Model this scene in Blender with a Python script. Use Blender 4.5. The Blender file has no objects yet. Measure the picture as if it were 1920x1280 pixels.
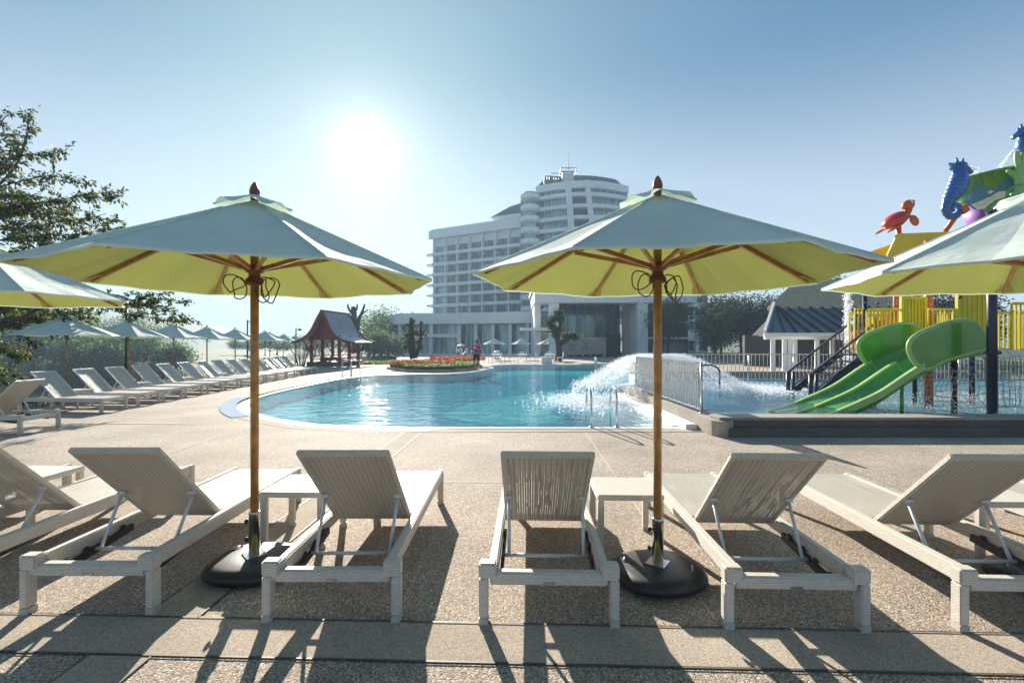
import bpy, bmesh, math, random
from mathutils import Vector, Matrix
from mathutils.geometry import tessellate_polygon
PI = math.pi
R = math.radians
random.seed(11)
sc = bpy.context.scene
col = sc.collection
# ---------------------------------------------------------------- camera
F, HC, HY = 900.0, 1.5, 645.0            # focal length in photo pixels, eye height, horizon row
cam = bpy.data.cameras.new('camera')
camo = bpy.data.objects.new('camera', cam); col.objects.link(camo)
camo.location = (0, 0, HC); camo.rotation_euler = (R(90), 0, 0)
cam.sensor_width = 36; cam.lens = 36*F/1920
cam.shift_y = (HY-640)/1920
cam.clip_start = .05; cam.clip_end = 3000
sc.camera = camo
# ---------------------------------------------------------------- sun and sky
SD = Vector((-.3056, 1, .411)).normalized()      # towards the sun
EL = math.asin(SD.z); AZ = math.atan2(SD.x, SD.y)
sun = bpy.data.lights.new('sun', 'SUN'); sun.energy = 5.0; sun.angle = R(.5); sun.color = (1, .92, .80)
suno = bpy.data.objects.new('sun', sun); col.objects.link(suno)
suno.rotation_euler = (-SD).to_track_quat('-Z', 'Y').to_euler()
w = bpy.data.worlds.new('World'); sc.world = w; w.use_nodes = True
nt = w.node_tree; nt.nodes.clear()
def wn(t, **k):
    n = nt.nodes.new(t)
    for a, b in k.items(): setattr(n, a, b)
    return n
sky = wn('ShaderNodeTexSky'); sky.sky_type = 'NISHITA'; sky.sun_disc = False
sky.sun_elevation = EL; sky.sun_rotation = AZ
sky.air_density = 1.0; sky.dust_density = 1.2; sky.ozone_density = 1.6; sky.altitude = 0
bg = wn('ShaderNodeBackground'); bg.inputs[1].default_value = .12
tc = wn('ShaderNodeTexCoord')
dt = wn('ShaderNodeVectorMath', operation='DOT_PRODUCT'); dt.inputs[1].default_value = SD
nrm = wn('ShaderNodeVectorMath', operation='NORMALIZE')
nt.links.new(tc.outputs['Generated'], nrm.inputs[0]); nt.links.new(nrm.outputs[0], dt.inputs[0])
def glow(power, gain):
    m = wn('ShaderNodeMath', operation='MAXIMUM'); m.inputs[1].default_value = 0
    nt.links.new(dt.outputs['Value'], m.inputs[0])
    p = wn('ShaderNodeMath', operation='POWER'); p.inputs[1].default_value = power
    nt.links.new(m.outputs[0], p.inputs[0])
    g = wn('ShaderNodeMath', operation='MULTIPLY'); g.inputs[1].default_value = gain
    nt.links.new(p.outputs[0], g.inputs[0])
    return g
acc = None
for pw_, gn_ in ((5000, 9.0), (1500, .30), (300, .12), (50, .05), (12, .04), (4, .03)):
    g_ = glow(pw_, gn_)
    if acc is None: acc = g_; continue
    ad = wn('ShaderNodeMath', operation='ADD'); nt.links.new(acc.outputs[0], ad.inputs[0]); nt.links.new(g_.outputs[0], ad.inputs[1]); acc = ad
sz = wn('ShaderNodeSeparateXYZ'); nt.links.new(nrm.outputs[0], sz.inputs[0])
hr = wn('ShaderNodeMapRange', interpolation_type='SMOOTHSTEP'); hr.inputs['From Min'].default_value = .52; hr.inputs['From Max'].default_value = .16
hr.inputs['To Min'].default_value = 0; hr.inputs['To Max'].default_value = .16
nt.links.new(sz.outputs['Z'], hr.inputs[0])
bg3 = wn('ShaderNodeBackground'); bg3.inputs[0].default_value = (1, .86, .78, 1); nt.links.new(hr.outputs[0], bg3.inputs[1])
bg2 = wn('ShaderNodeBackground'); bg2.inputs[0].default_value = (1, .88, .78, 1)
nt.links.new(acc.outputs[0], bg2.inputs[1])
sh = wn('ShaderNodeAddShader'); wo = wn('ShaderNodeOutputWorld')
gm = wn('ShaderNodeGamma'); gm.inputs[1].default_value = .30
hsv = wn('ShaderNodeHueSaturation'); hsv.inputs['Saturation'].default_value = 2.1
nt.links.new(sky.outputs[0], gm.inputs[0]); nt.links.new(gm.outputs[0], hsv.inputs['Color']); tn = wn('ShaderNodeMixRGB', blend_type='MULTIPLY'); tn.inputs[0].default_value = 1; tn.inputs[2].default_value = (.24,.57,.77,1)
nt.links.new(hsv.outputs[0], tn.inputs[1]); nt.links.new(tn.outputs[0], bg.inputs[0])
nt.links.new(bg.outputs[0], sh.inputs[0]); nt.links.new(bg2.outputs[0], sh.inputs[1])
sh2 = wn('ShaderNodeAddShader'); nt.links.new(sh.outputs[0], sh2.inputs[0]); nt.links.new(bg3.outputs[0], sh2.inputs[1]); nt.links.new(sh2.outputs[0], wo.inputs['Surface'])
sc.render.engine = 'CYCLES'
sc.cycles.max_bounces = 6; sc.cycles.transparent_max_bounces = 16; sc.cycles.volume_bounces = 0
sc.cycles.caustics_reflective = False; sc.cycles.caustics_refractive = False
vs = sc.view_settings; vs.view_transform = 'Standard'; vs.look = 'None'; vs.gamma = 1; vs.exposure = 1.5
# ---------------------------------------------------------------- helpers
def P(px, py, d): return Vector(((px-960)/F*d, d, HC-(py-HY)/F*d))
def G(px, py, z=0.0):
    d = (HC-z)*F/(py-HY); return Vector(((px-960)/F*d, d, z))
V = Vector
class MB:
    def __init__(s): s.v = []; s.f = []; s.m = []; s.sm = []; s.cur = 0; s.M = None
    def add(s, vs_, fs, sm=False):
        n = len(s.v)
        for p in vs_:
            p = V(p); s.v.append(s.M @ p if s.M else p)
        for f in fs:
            s.f.append([i+n for i in f]); s.m.append(s.cur); s.sm.append(sm)
        return s
    def box(s, x0, x1, y0, y1, z0, z1):
        return s.add([(x0,y0,z0),(x1,y0,z0),(x1,y1,z0),(x0,y1,z0),(x0,y0,z1),(x1,y0,z1),(x1,y1,z1),(x0,y1,z1)],
            [(0,3,2,1),(4,5,6,7),(0,1,5,4),(1,2,6,5),(2,3,7,6),(3,0,4,7)])
    def beam(s, p, q, wd, ht, up=(0,0,1)):
        p, q = V(p), V(q); d = (q-p).normalized(); u = V(up)
        if abs(d.dot(u)) > .98: u = V((0,1,0))
        a = d.cross(u).normalized()*wd/2; b = a.cross(d).normalized()*ht/2
        vs_ = [p-a-b,p+a-b,p+a+b,p-a+b,q-a-b,q+a-b,q+a+b,q-a+b]
        return s.add(vs_, [(0,3,2,1),(4,5,6,7),(0,1,5,4),(1,2,6,5),(2,3,7,6),(3,0,4,7)])
    def tube(s, pts, r, n=8, closed=False, sm=True):
        pts = [V(p) for p in pts]; k = len(pts)
        rs = r if isinstance(r, (list, tuple)) else [r]*k
        vs_ = []; fs = []; prev = None
        for i, p in enumerate(pts):
            if closed: t = pts[(i+1) % k]-pts[i-1]
            else: t = pts[min(i+1,k-1)]-pts[max(i-1,0)]
            t.normalize()
            if prev is None:
                a = t.cross(V((0,0,1)))
                if a.length < .05: a = t.cross(V((0,1,0)))
            else: a = prev - t*prev.dot(t)
            a.normalize(); prev = a; b = t.cross(a)
            for j in range(n):
                an = 2*PI*j/n; vs_.append(p+(a*math.cos(an)+b*math.sin(an))*rs[i])
        for i in range(k if closed else k-1):
            i2 = (i+1) % k
            for j in range(n):
                j2 = (j+1) % n; fs.append((i*n+j, i*n+j2, i2*n+j2, i2*n+j))
        if not closed:
            fs.append(tuple(range(n-1,-1,-1))); fs.append(tuple((k-1)*n+j for j in range(n)))
        return s.add(vs_, fs, sm)
    def lathe(s, prof, n=24, o=(0,0,0), sx=1, sy=1, se=None, sm=True):
        vs_ = []; fs = []; o = V(o)
        for r, z in prof:
            for j in range(n):
                an = 2*PI*j/n; c, q = math.cos(an), math.sin(an)
                k = 1 if not se else (abs(c)**se+abs(q)**se)**(-1/se)
                vs_.append(o+V((r*c*k*sx, r*q*k*sy, z)))
        for i in range(len(prof)-1):
            for j in range(n):
                j2 = (j+1) % n; fs.append((i*n+j, i*n+j2, (i+1)*n+j2, (i+1)*n+j))
        fs.append(tuple(range(n-1,-1,-1))); fs.append(tuple((len(prof)-1)*n+j for j in range(n)))
        return s.add(vs_, fs, sm)
    def ball(s, c, r, n=12, m=8):
        if not isinstance(r, (tuple, list)): r = (r,r,r)
        c = V(c); vs_ = [c+V((0,0,-r[2]))]; fs = []
        for i in range(1, m):
            ph = -PI/2+PI*i/m
            for j in range(n):
                t = 2*PI*j/n; vs_.append(c+V((r[0]*math.cos(ph)*math.cos(t), r[1]*math.cos(ph)*math.sin(t), r[2]*math.sin(ph))))
        vs_.append(c+V((0,0,r[2])))
        for j in range(n): fs.append((0, 1+(j+1) % n, 1+j))
        for i in range(m-2):
            for j in range(n):
                a = 1+i*n; j2 = (j+1) % n; fs.append((a+j, a+j2, a+n+j2, a+n+j))
        a = 1+(m-2)*n
        for j in range(n): fs.append((a+j, a+(j+1) % n, len(vs_)-1))
        return s.add(vs_, fs, True)
    def prism(s, poly, z0, z1, ax='z', bottom=True):
        # poly: 2d outline; ax: extrusion axis (z: xy outline, y: xz outline, x: yz outline)
        def mk(a, b, h): return {'z':(a,b,h),'y':(a,h,b),'x':(h,a,b)}[ax]
        n = len(poly); vs_ = [mk(a,b,z0) for a,b in poly]+[mk(a,b,z1) for a,b in poly]
        fs = [(i,(i+1) % n,n+(i+1) % n,n+i) for i in range(n)]
        tri = tessellate_polygon([[V((a,b,0)) for a,b in poly]])
        for t in tri:
            fs.append((t[0]+n,t[1]+n,t[2]+n))
            if bottom: fs.append((t[2],t[1],t[0]))
        return s.add(vs_, fs)
    def sheet(s, poly, z, holes=()):
        rings = [[V((a,b,0)) for a,b in poly]]+[[V((a,b,0)) for a,b in h] for h in holes]
        fl = [p for r_ in rings for p in r_]
        return s.add([(p.x,p.y,z) for p in fl], [tuple(t) for t in tessellate_polygon(rings)])
    def build(s, name, mat, parent=None, bevel=0, seg=2, fix=True):
        me = bpy.data.meshes.new(name); me.from_pydata([tuple(v) for v in s.v], [], s.f)
        for mm in (mat if isinstance(mat, (list, tuple)) else [mat]): me.materials.append(mm)
        me.polygons.foreach_set('material_index', s.m); me.polygons.foreach_set('use_smooth', s.sm)
        if bevel or fix:
            bm = bmesh.new(); bm.from_mesh(me)
            if fix: bmesh.ops.recalc_face_normals(bm, faces=bm.faces)
            if bevel:
                es = [e for e in bm.edges if len(e.link_faces) == 2 and e.calc_face_angle(0) > .5]
                bmesh.ops.bevel(bm, geom=es, offset=bevel, segments=seg, affect='EDGES', clamp_overlap=True)
            bm.to_mesh(me); bm.free()
        uv = me.uv_layers.new(name='uv'); X = V((1,0,0))
        for p in me.polygons:
            nn = p.normal
            for li in p.loop_indices:
                co = me.vertices[me.loops[li].vertex_index].co
                if abs(nn.x) > .7: uv.data[li].uv = (co.y, co.z)
                else: uv.data[li].uv = (co.x, co.dot(nn.cross(X)))
        o = bpy.data.objects.new(name, me); col.objects.link(o)
        if parent: o.parent = parent
        return o
def tag(o, label=None, cat=None, group=None, kind=None):
    if label: o['label'] = label
    if cat: o['category'] = cat
    if group: o['group'] = group
    if kind: o['kind'] = kind
    return o
def thing(name, label, cat, loc=(0,0,0), rz=0, group=None):
    o = bpy.data.objects.new(name, None); col.objects.link(o); o.empty_display_size = .1
    o.location = loc; o.rotation_euler = (0,0,rz)
    return tag(o, label, cat, group)
KIDS = {}
def dup(o, parent=None):
    c = o.copy(); col.objects.link(c)
    if parent: c.parent = parent
    for ch in list(o.children): dup(ch, c)
    return c
# ---------------------------------------------------------------- materials
def base(name):
    m = bpy.data.materials.new(name); m.use_nodes = True
    n = m.node_tree.nodes; b = n['Principled BSDF']; return m, n, m.node_tree.links, b
def ramp(n, stops, interp='LINEAR'):
    r = n.new('ShaderNodeValToRGB'); r.color_ramp.interpolation = interp
    e = r.color_ramp.elements
    while len(e) < len(stops): e.new(.5)
    for k, (p, c) in enumerate(stops): e[k].position = p; e[k].color = (*c, 1) if len(c) == 3 else c
    return r
def M(name, c, rough=.6, metal=0, var=.12, scale=3., bump=.0, bscale=40., spec=.5, coat=0, trans=0, obj=True):
    m, n, l, b = base(name)
    t = n.new('ShaderNodeTexCoord'); no = n.new('ShaderNodeTexNoise'); no.inputs['Scale'].default_value = scale
    no.inputs['Detail'].default_value = 6
    l.new(t.outputs['Object'], no.inputs['Vector'])
    r = ramp(n, [(.3, [x*(1-var) for x in c]), (.7, [min(1, x*(1+var)) for x in c])])
    l.new(no.outputs['Fac'], r.inputs['Fac']); l.new(r.outputs['Color'], b.inputs['Base Color'])
    b.inputs['Roughness'].default_value = rough; b.inputs['Metallic'].default_value = metal
    b.inputs['Specular IOR Level'].default_value = spec; b.inputs['Coat Weight'].default_value = coat
    if bump:
        n2 = n.new('ShaderNodeTexNoise'); n2.inputs['Scale'].default_value = bscale; n2.inputs['Detail'].default_value = 5
        l.new(t.outputs['Object'], n2.inputs['Vector'])
        bp = n.new('ShaderNodeBump'); bp.inputs['Strength'].default_value = bump; bp.inputs['Distance'].default_value = .01
        l.new(n2.outputs['Fac'], bp.inputs['Height']); l.new(bp.outputs['Normal'], b.inputs['Normal'])
    return m
def m_leaf(name, c1, c2, tr=.45, mid=None):
    m, n, l, b = base(name)
    g = n.new('ShaderNodeNewGeometry')
    r = ramp(n, [(0, c1), (mid or (.55, [(a+q)/2 for a, q in zip(c1, c2)])), (1, c2)])
    l.new(g.outputs['Random Per Island'], r.inputs['Fac']); l.new(r.outputs['Color'], b.inputs['Base Color'])
    b.inputs['Roughness'].default_value = .6; b.inputs['Specular IOR Level'].default_value = .2
    tl = n.new('ShaderNodeBsdfTranslucent')
    mx = n.new('ShaderNodeMixShader'); mx.inputs[0].default_value = tr
    hs = n.new('ShaderNodeHueSaturation'); hs.inputs['Value'].default_value = 1.8; hs.inputs['Saturation'].default_value = 1.15
    l.new(r.outputs['Color'], hs.inputs['Color']); l.new(hs.outputs[0], tl.inputs['Color'])
    l.new(b.outputs[0], mx.inputs[1]); l.new(tl.outputs[0], mx.inputs[2])
    l.new(mx.outputs[0], n['Material Output'].inputs['Surface'])
    return m
def m_aggregate():
    m, n, l, b = base('exposed_aggregate')
    g = n.new('ShaderNodeNewGeometry')
    vo = n.new('ShaderNodeTexVoronoi'); vo.inputs['Scale'].default_value = 125; vo.voronoi_dimensions = '2D'
    ns = n.new('ShaderNodeTexNoise'); ns.inputs['Scale'].default_value = 60; ns.inputs['Detail'].default_value = 2
    mx = n.new('ShaderNodeVectorMath'); mx.operation = 'MULTIPLY_ADD'; mx.inputs[1].default_value = (.012,.012,.012)
    l.new(ns.outputs['Color'], mx.inputs[0]); l.new(g.outputs['Position'], mx.inputs[2]); l.new(g.outputs['Position'], ns.inputs['Vector'])
    l.new(mx.outputs[0], vo.inputs['Vector'])
    sp = n.new('ShaderNodeSeparateColor'); l.new(vo.outputs['Color'], sp.inputs[0])
    r = ramp(n, [(0, (.2,.155,.12)), (.2, (.36,.30,.235)), (.5, (.46,.385,.31)), (.75, (.53,.455,.38)), (.93, (.7,.65,.57)), (1, (.82,.79,.73))])
    l.new(sp.outputs[0], r.inputs['Fac'])
    gap = ramp(n, [(0, (1,1,1)), (.45, (.9,.9,.9)), (.8, (.45,.4,.36))]); l.new(vo.outputs['Distance'], gap.inputs['Fac'])
    m1 = n.new('ShaderNodeMixRGB'); m1.blend_type = 'MULTIPLY'; m1.inputs[0].default_value = .9
    l.new(r.outputs[0], m1.inputs[1]); l.new(gap.outputs[0], m1.inputs[2])
    big = n.new('ShaderNodeTexNoise'); big.inputs['Scale'].default_value = .9; big.inputs['Detail'].default_value = 7
    l.new(g.outputs['Position'], big.inputs['Vector'])
    br = ramp(n, [(.3, (.76,.73,.70)), (.7, (1.1,1.08,1.06))]); l.new(big.outputs['Fac'], br.inputs['Fac'])
    m2 = n.new('ShaderNodeMixRGB'); m2.blend_type = 'MULTIPLY'; m2.inputs[0].default_value = 1
    l.new(m1.outputs[0], m2.inputs[1]); l.new(br.outputs[0], m2.inputs[2]); l.new(m2.outputs[0], b.inputs['Base Color'])
    b.inputs['Roughness'].default_value = .85; b.inputs['Specular IOR Level'].default_value = .2
    bp = n.new('ShaderNodeBump'); bp.inputs['Strength'].default_value = .6; bp.inputs['Distance'].default_value = .004; bp.invert = True
    l.new(vo.outputs['Distance'], bp.inputs['Height']); l.new(bp.outputs[0], b.inputs['Normal'])
    return m
def m_concrete(name, c, s=140, bump=.35):
    m, n, l, b = base(name)
    g = n.new('ShaderNodeNewGeometry')
    a = n.new('ShaderNodeTexNoise'); a.inputs['Scale'].default_value = s; a.inputs['Detail'].default_value = 4
    q = n.new('ShaderNodeTexNoise'); q.inputs['Scale'].default_value = 1.3; q.inputs['Detail'].default_value = 8
    l.new(g.outputs['Position'], a.inputs['Vector']); l.new(g.outputs['Position'], q.inputs['Vector'])
    r1 = ramp(n, [(.32, [x*.62 for x in c]), (.5, c), (.68, [min(1,x*1.35) for x in c])]); r2 = ramp(n, [(.3, (.78,.77,.75)), (.7, (1.1,1.09,1.07))])
    l.new(a.outputs['Fac'], r1.inputs['Fac']); l.new(q.outputs['Fac'], r2.inputs['Fac'])
    mx = n.new('ShaderNodeMixRGB'); mx.blend_type = 'MULTIPLY'; mx.inputs[0].default_value = 1
    l.new(r1.outputs[0], mx.inputs[1]); l.new(r2.outputs[0], mx.inputs[2]); l.new(mx.outputs[0], b.inputs['Base Color'])
    b.inputs['Roughness'].default_value = .92; b.inputs['Specular IOR Level'].default_value = .15
    bp = n.new('ShaderNodeBump'); bp.inputs['Strength'].default_value = bump; bp.inputs['Distance'].default_value = .003
    l.new(a.outputs['Fac'], bp.inputs['Height']); l.new(bp.outputs[0], b.inputs['Normal'])
    return m
def m_weave(name, holes=False, c=(.84,.78,.69), bw=.024, bh=.0085):
    m, n, l, b = base(name)
    t = n.new('ShaderNodeTexCoord')
    bt = n.new('ShaderNodeTexBrick'); bt.inputs['Scale'].default_value = 1
    bt.inputs['Brick Width'].default_value = bw; bt.inputs['Row Height'].default_value = bh
    bt.inputs['Mortar Size'].default_value = .0011; bt.inputs['Mortar Smooth'].default_value = .6
    bt.offset = .5
    bt.inputs['Color1'].default_value = (*c, 1); bt.inputs['Color2'].default_value = (*[x*.86 for x in c], 1)
    bt.inputs['Mortar'].default_value = (*[x*.42 for x in c], 1)
    l.new(t.outputs['UV'], bt.inputs['Vector'])
    l.new(bt.outputs['Color'], b.inputs['Base Color']); b.inputs['Roughness'].default_value = .42
    bp = n.new('ShaderNodeBump'); bp.inputs['Strength'].default_value = .8; bp.inputs['Distance'].default_value = .003; bp.invert = True
    l.new(bt.outputs['Fac'], bp.inputs['Height']); l.new(bp.outputs[0], b.inputs['Normal'])
    if holes:
        sp = n.new('ShaderNodeSeparateXYZ'); l.new(t.outputs['UV'], sp.inputs[0])
        def cell(sock, per, thr):
            a = n.new('ShaderNodeMath'); a.operation = 'MULTIPLY'; a.inputs[1].default_value = 2*PI/per
            q = n.new('ShaderNodeMath'); q.operation = 'SINE'; z = n.new('ShaderNodeMath'); z.operation = 'GREATER_THAN'; z.inputs[1].default_value = thr
            l.new(sock, a.inputs[0]); l.new(a.outputs[0], q.inputs[0]); l.new(q.outputs[0], z.inputs[0]); return z
        hx, hy = cell(sp.outputs[0], .0155, .66), cell(sp.outputs[1], .0115, -.1)
        nz = n.new('ShaderNodeTexNoise'); nz.inputs['Scale'].default_value = 1; nz.inputs['Detail'].default_value = 2
        sn = n.new('ShaderNodeVectorMath'); sn.operation = 'SNAP'; sn.inputs[1].default_value = (.0155, .0001, 1); l.new(t.outputs['UV'], sn.inputs[0])
        mp = n.new('ShaderNodeMapping'); mp.inputs['Scale'].default_value = (26, 2.2, 1)
        l.new(sn.outputs[0], mp.inputs[0]); l.new(mp.outputs[0], nz.inputs['Vector'])
        th = n.new('ShaderNodeMath'); th.operation = 'GREATER_THAN'; th.inputs[1].default_value = .43; l.new(nz.outputs['Fac'], th.inputs[0])
        a = n.new('ShaderNodeMath'); a.operation = 'MULTIPLY'; l.new(hx.outputs[0], a.inputs[0]); l.new(hy.outputs[0], a.inputs[1])
        a2 = n.new('ShaderNodeMath'); a2.operation = 'MULTIPLY'; l.new(a.outputs[0], a2.inputs[0]); l.new(th.outputs[0], a2.inputs[1])
        ra = n.new('ShaderNodeMath'); ra.operation = 'MULTIPLY'; ra.inputs[1].default_value = 2*PI/.031; l.new(sp.outputs[0], ra.inputs[0])
        rs = n.new('ShaderNodeMath'); rs.operation = 'SINE'; l.new(ra.outputs[0], rs.inputs[0])
        rr = n.new('ShaderNodeMapRange'); rr.inputs['From Min'].default_value = -1; rr.inputs['To Min'].default_value = .80; rr.inputs['To Max'].default_value = 1.08; l.new(rs.outputs[0], rr.inputs[0])
        rc = n.new('ShaderNodeVectorMath'); rc.operation = 'SCALE'; l.new(bt.outputs['Color'], rc.inputs[0]); l.new(rr.outputs[0], rc.inputs['Scale']); l.new(rc.outputs[0], b.inputs['Base Color'])
        tr = n.new('ShaderNodeBsdfTransparent'); mx = n.new('ShaderNodeMixShader')
        l.new(a2.outputs[0], mx.inputs[0]); l.new(b.outputs[0], mx.inputs[1]); l.new(tr.outputs[0], mx.inputs[2])
        l.new(mx.outputs[0], n['Material Output'].inputs['Surface'])
    return m
def m_fabric(name, c, tr=.35, trc=None):
    m, n, l, b = base(name)
    t = n.new('ShaderNodeTexCoord'); no = n.new('ShaderNodeTexNoise'); no.inputs['Scale'].default_value = 2.2; no.inputs['Detail'].default_value = 8
    l.new(t.outputs['Object'], no.inputs['Vector'])
    r = ramp(n, [(.3, [x*.9 for x in c]), (.7, [min(1,x*1.08) for x in c])]); l.new(no.outputs['Fac'], r.inputs['Fac'])
    l.new(r.outputs[0], b.inputs['Base Color']); b.inputs['Roughness'].default_value = .85; b.inputs['Sheen Weight'].default_value = .15
    wv = n.new('ShaderNodeTexNoise'); wv.inputs['Scale'].default_value = 5; wv.inputs['Detail'].default_value = 3; wv.inputs['Distortion'].default_value = .4
    l.new(t.outputs['Object'], wv.inputs['Vector'])
    bp = n.new('ShaderNodeBump'); bp.inputs['Strength'].default_value = .22; bp.inputs['Distance'].default_value = .03
    l.new(wv.outputs['Fac'], bp.inputs['Height']); l.new(bp.outputs[0], b.inputs['Normal'])
    tl = n.new('ShaderNodeBsdfTranslucent'); tl.inputs[0].default_value = (*(trc or c), 1); l.new(bp.outputs[0], tl.inputs['Normal'])
    mx = n.new('ShaderNodeMixShader'); mx.inputs[0].default_value = tr
    l.new(b.outputs[0], mx.inputs[1]); l.new(tl.outputs[0], mx.inputs[2]); l.new(mx.outputs[0], n['Material Output'].inputs['Surface'])
    return m
def m_water(name, tint, bscale=1.6, bstr=.5, ior=1.33, ax=1.0, dist=.05, lo=0.0):
    m, n, l, b = base(name); n.remove(b)
    g = n.new('ShaderNodeNewGeometry'); mp = n.new('ShaderNodeMapping'); mp.inputs['Scale'].default_value = (ax, 1, 1)
    l.new(g.outputs['Position'], mp.inputs[0])
    a = n.new('ShaderNodeTexNoise'); a.inputs['Scale'].default_value = bscale; a.inputs['Detail'].default_value = 3; a.inputs['Distortion'].default_value = .8
    a2 = n.new('ShaderNodeTexNoise'); a2.inputs['Scale'].default_value = bscale*4; a2.inputs['Detail'].default_value = 2
    l.new(mp.outputs[0], a.inputs['Vector']); l.new(mp.outputs[0], a2.inputs['Vector'])
    s = n.new('ShaderNodeMath'); s.operation = 'MULTIPLY_ADD'; s.inputs[1].default_value = .3
    l.new(a2.outputs['Fac'], s.inputs[0]); l.new(a.outputs['Fac'], s.inputs[2])
    bp = n.new('ShaderNodeBump'); bp.inputs['Strength'].default_value = bstr; bp.inputs['Distance'].default_value = dist; l.new(s.outputs[0], bp.inputs['Height'])
    fr = n.new('ShaderNodeFresnel'); fr.inputs[0].default_value = ior; l.new(bp.outputs[0], fr.inputs['Normal'])
    mr = n.new('ShaderNodeMapRange'); mr.inputs['To Min'].default_value = lo; mr.inputs['To Max'].default_value = .62; l.new(fr.outputs[0], mr.inputs[0])
    gl = n.new('ShaderNodeBsdfGlossy'); gl.inputs['Roughness'].default_value = .03; l.new(bp.outputs[0], gl.inputs['Normal'])
    tr = n.new('ShaderNodeBsdfTransparent'); tr.inputs[0].default_value = (*tint, 1)
    mx = n.new('ShaderNodeMixShader'); l.new(mr.outputs[0], mx.inputs[0]); l.new(tr.outputs[0], mx.inputs[1]); l.new(gl.outputs[0], mx.inputs[2])
    l.new(mx.outputs[0], n['Material Output'].inputs['Surface'])
    return m
def m_glass(name, c, rough=.08, spec=.6):
    m, n, l, b = base(name)
    t = n.new('ShaderNodeTexCoord'); no = n.new('ShaderNodeTexNoise'); no.inputs['Scale'].default_value = .35; no.inputs['Detail'].default_value = 3
    mp = n.new('ShaderNodeMapping'); mp.inputs['Scale'].default_value = (2.5, 2.5, .6)
    l.new(t.outputs['Object'], mp.inputs[0]); l.new(mp.outputs[0], no.inputs['Vector'])
    r = ramp(n, [(.35, [x*.5 for x in c]), (.65, [x*1.6 for x in c])]); l.new(no.outputs['Fac'], r.inputs['Fac']); l.new(r.outputs[0], b.inputs['Base Color'])
    b.inputs['Roughness'].default_value = rough; b.inputs['Specular IOR Level'].default_value = spec; b.inputs['Metallic'].default_value = .25
    return m
def m_tile(name, c1, c2, size=.3, grout=None):
    m, n, l, b = base(name)
    g = n.new('ShaderNodeNewGeometry'); bt = n.new('ShaderNodeTexBrick'); bt.inputs['Scale'].default_value = 1; bt.offset = 0
    bt.inputs['Brick Width'].default_value = size; bt.inputs['Row Height'].default_value = size; bt.inputs['Mortar Size'].default_value = size*.03
    bt.inputs['Color1'].default_value = (*c1,1); bt.inputs['Color2'].default_value = (*c2,1); bt.inputs['Mortar'].default_value = (*(grout or [x*.9 for x in c1]),1)
    l.new(g.outputs['Position'], bt.inputs['Vector']); l.new(bt.outputs[0], b.inputs['Base Color']); b.inputs['Roughness'].default_value = 1; b.inputs['Specular IOR Level'].default_value = 0
    return m
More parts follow.
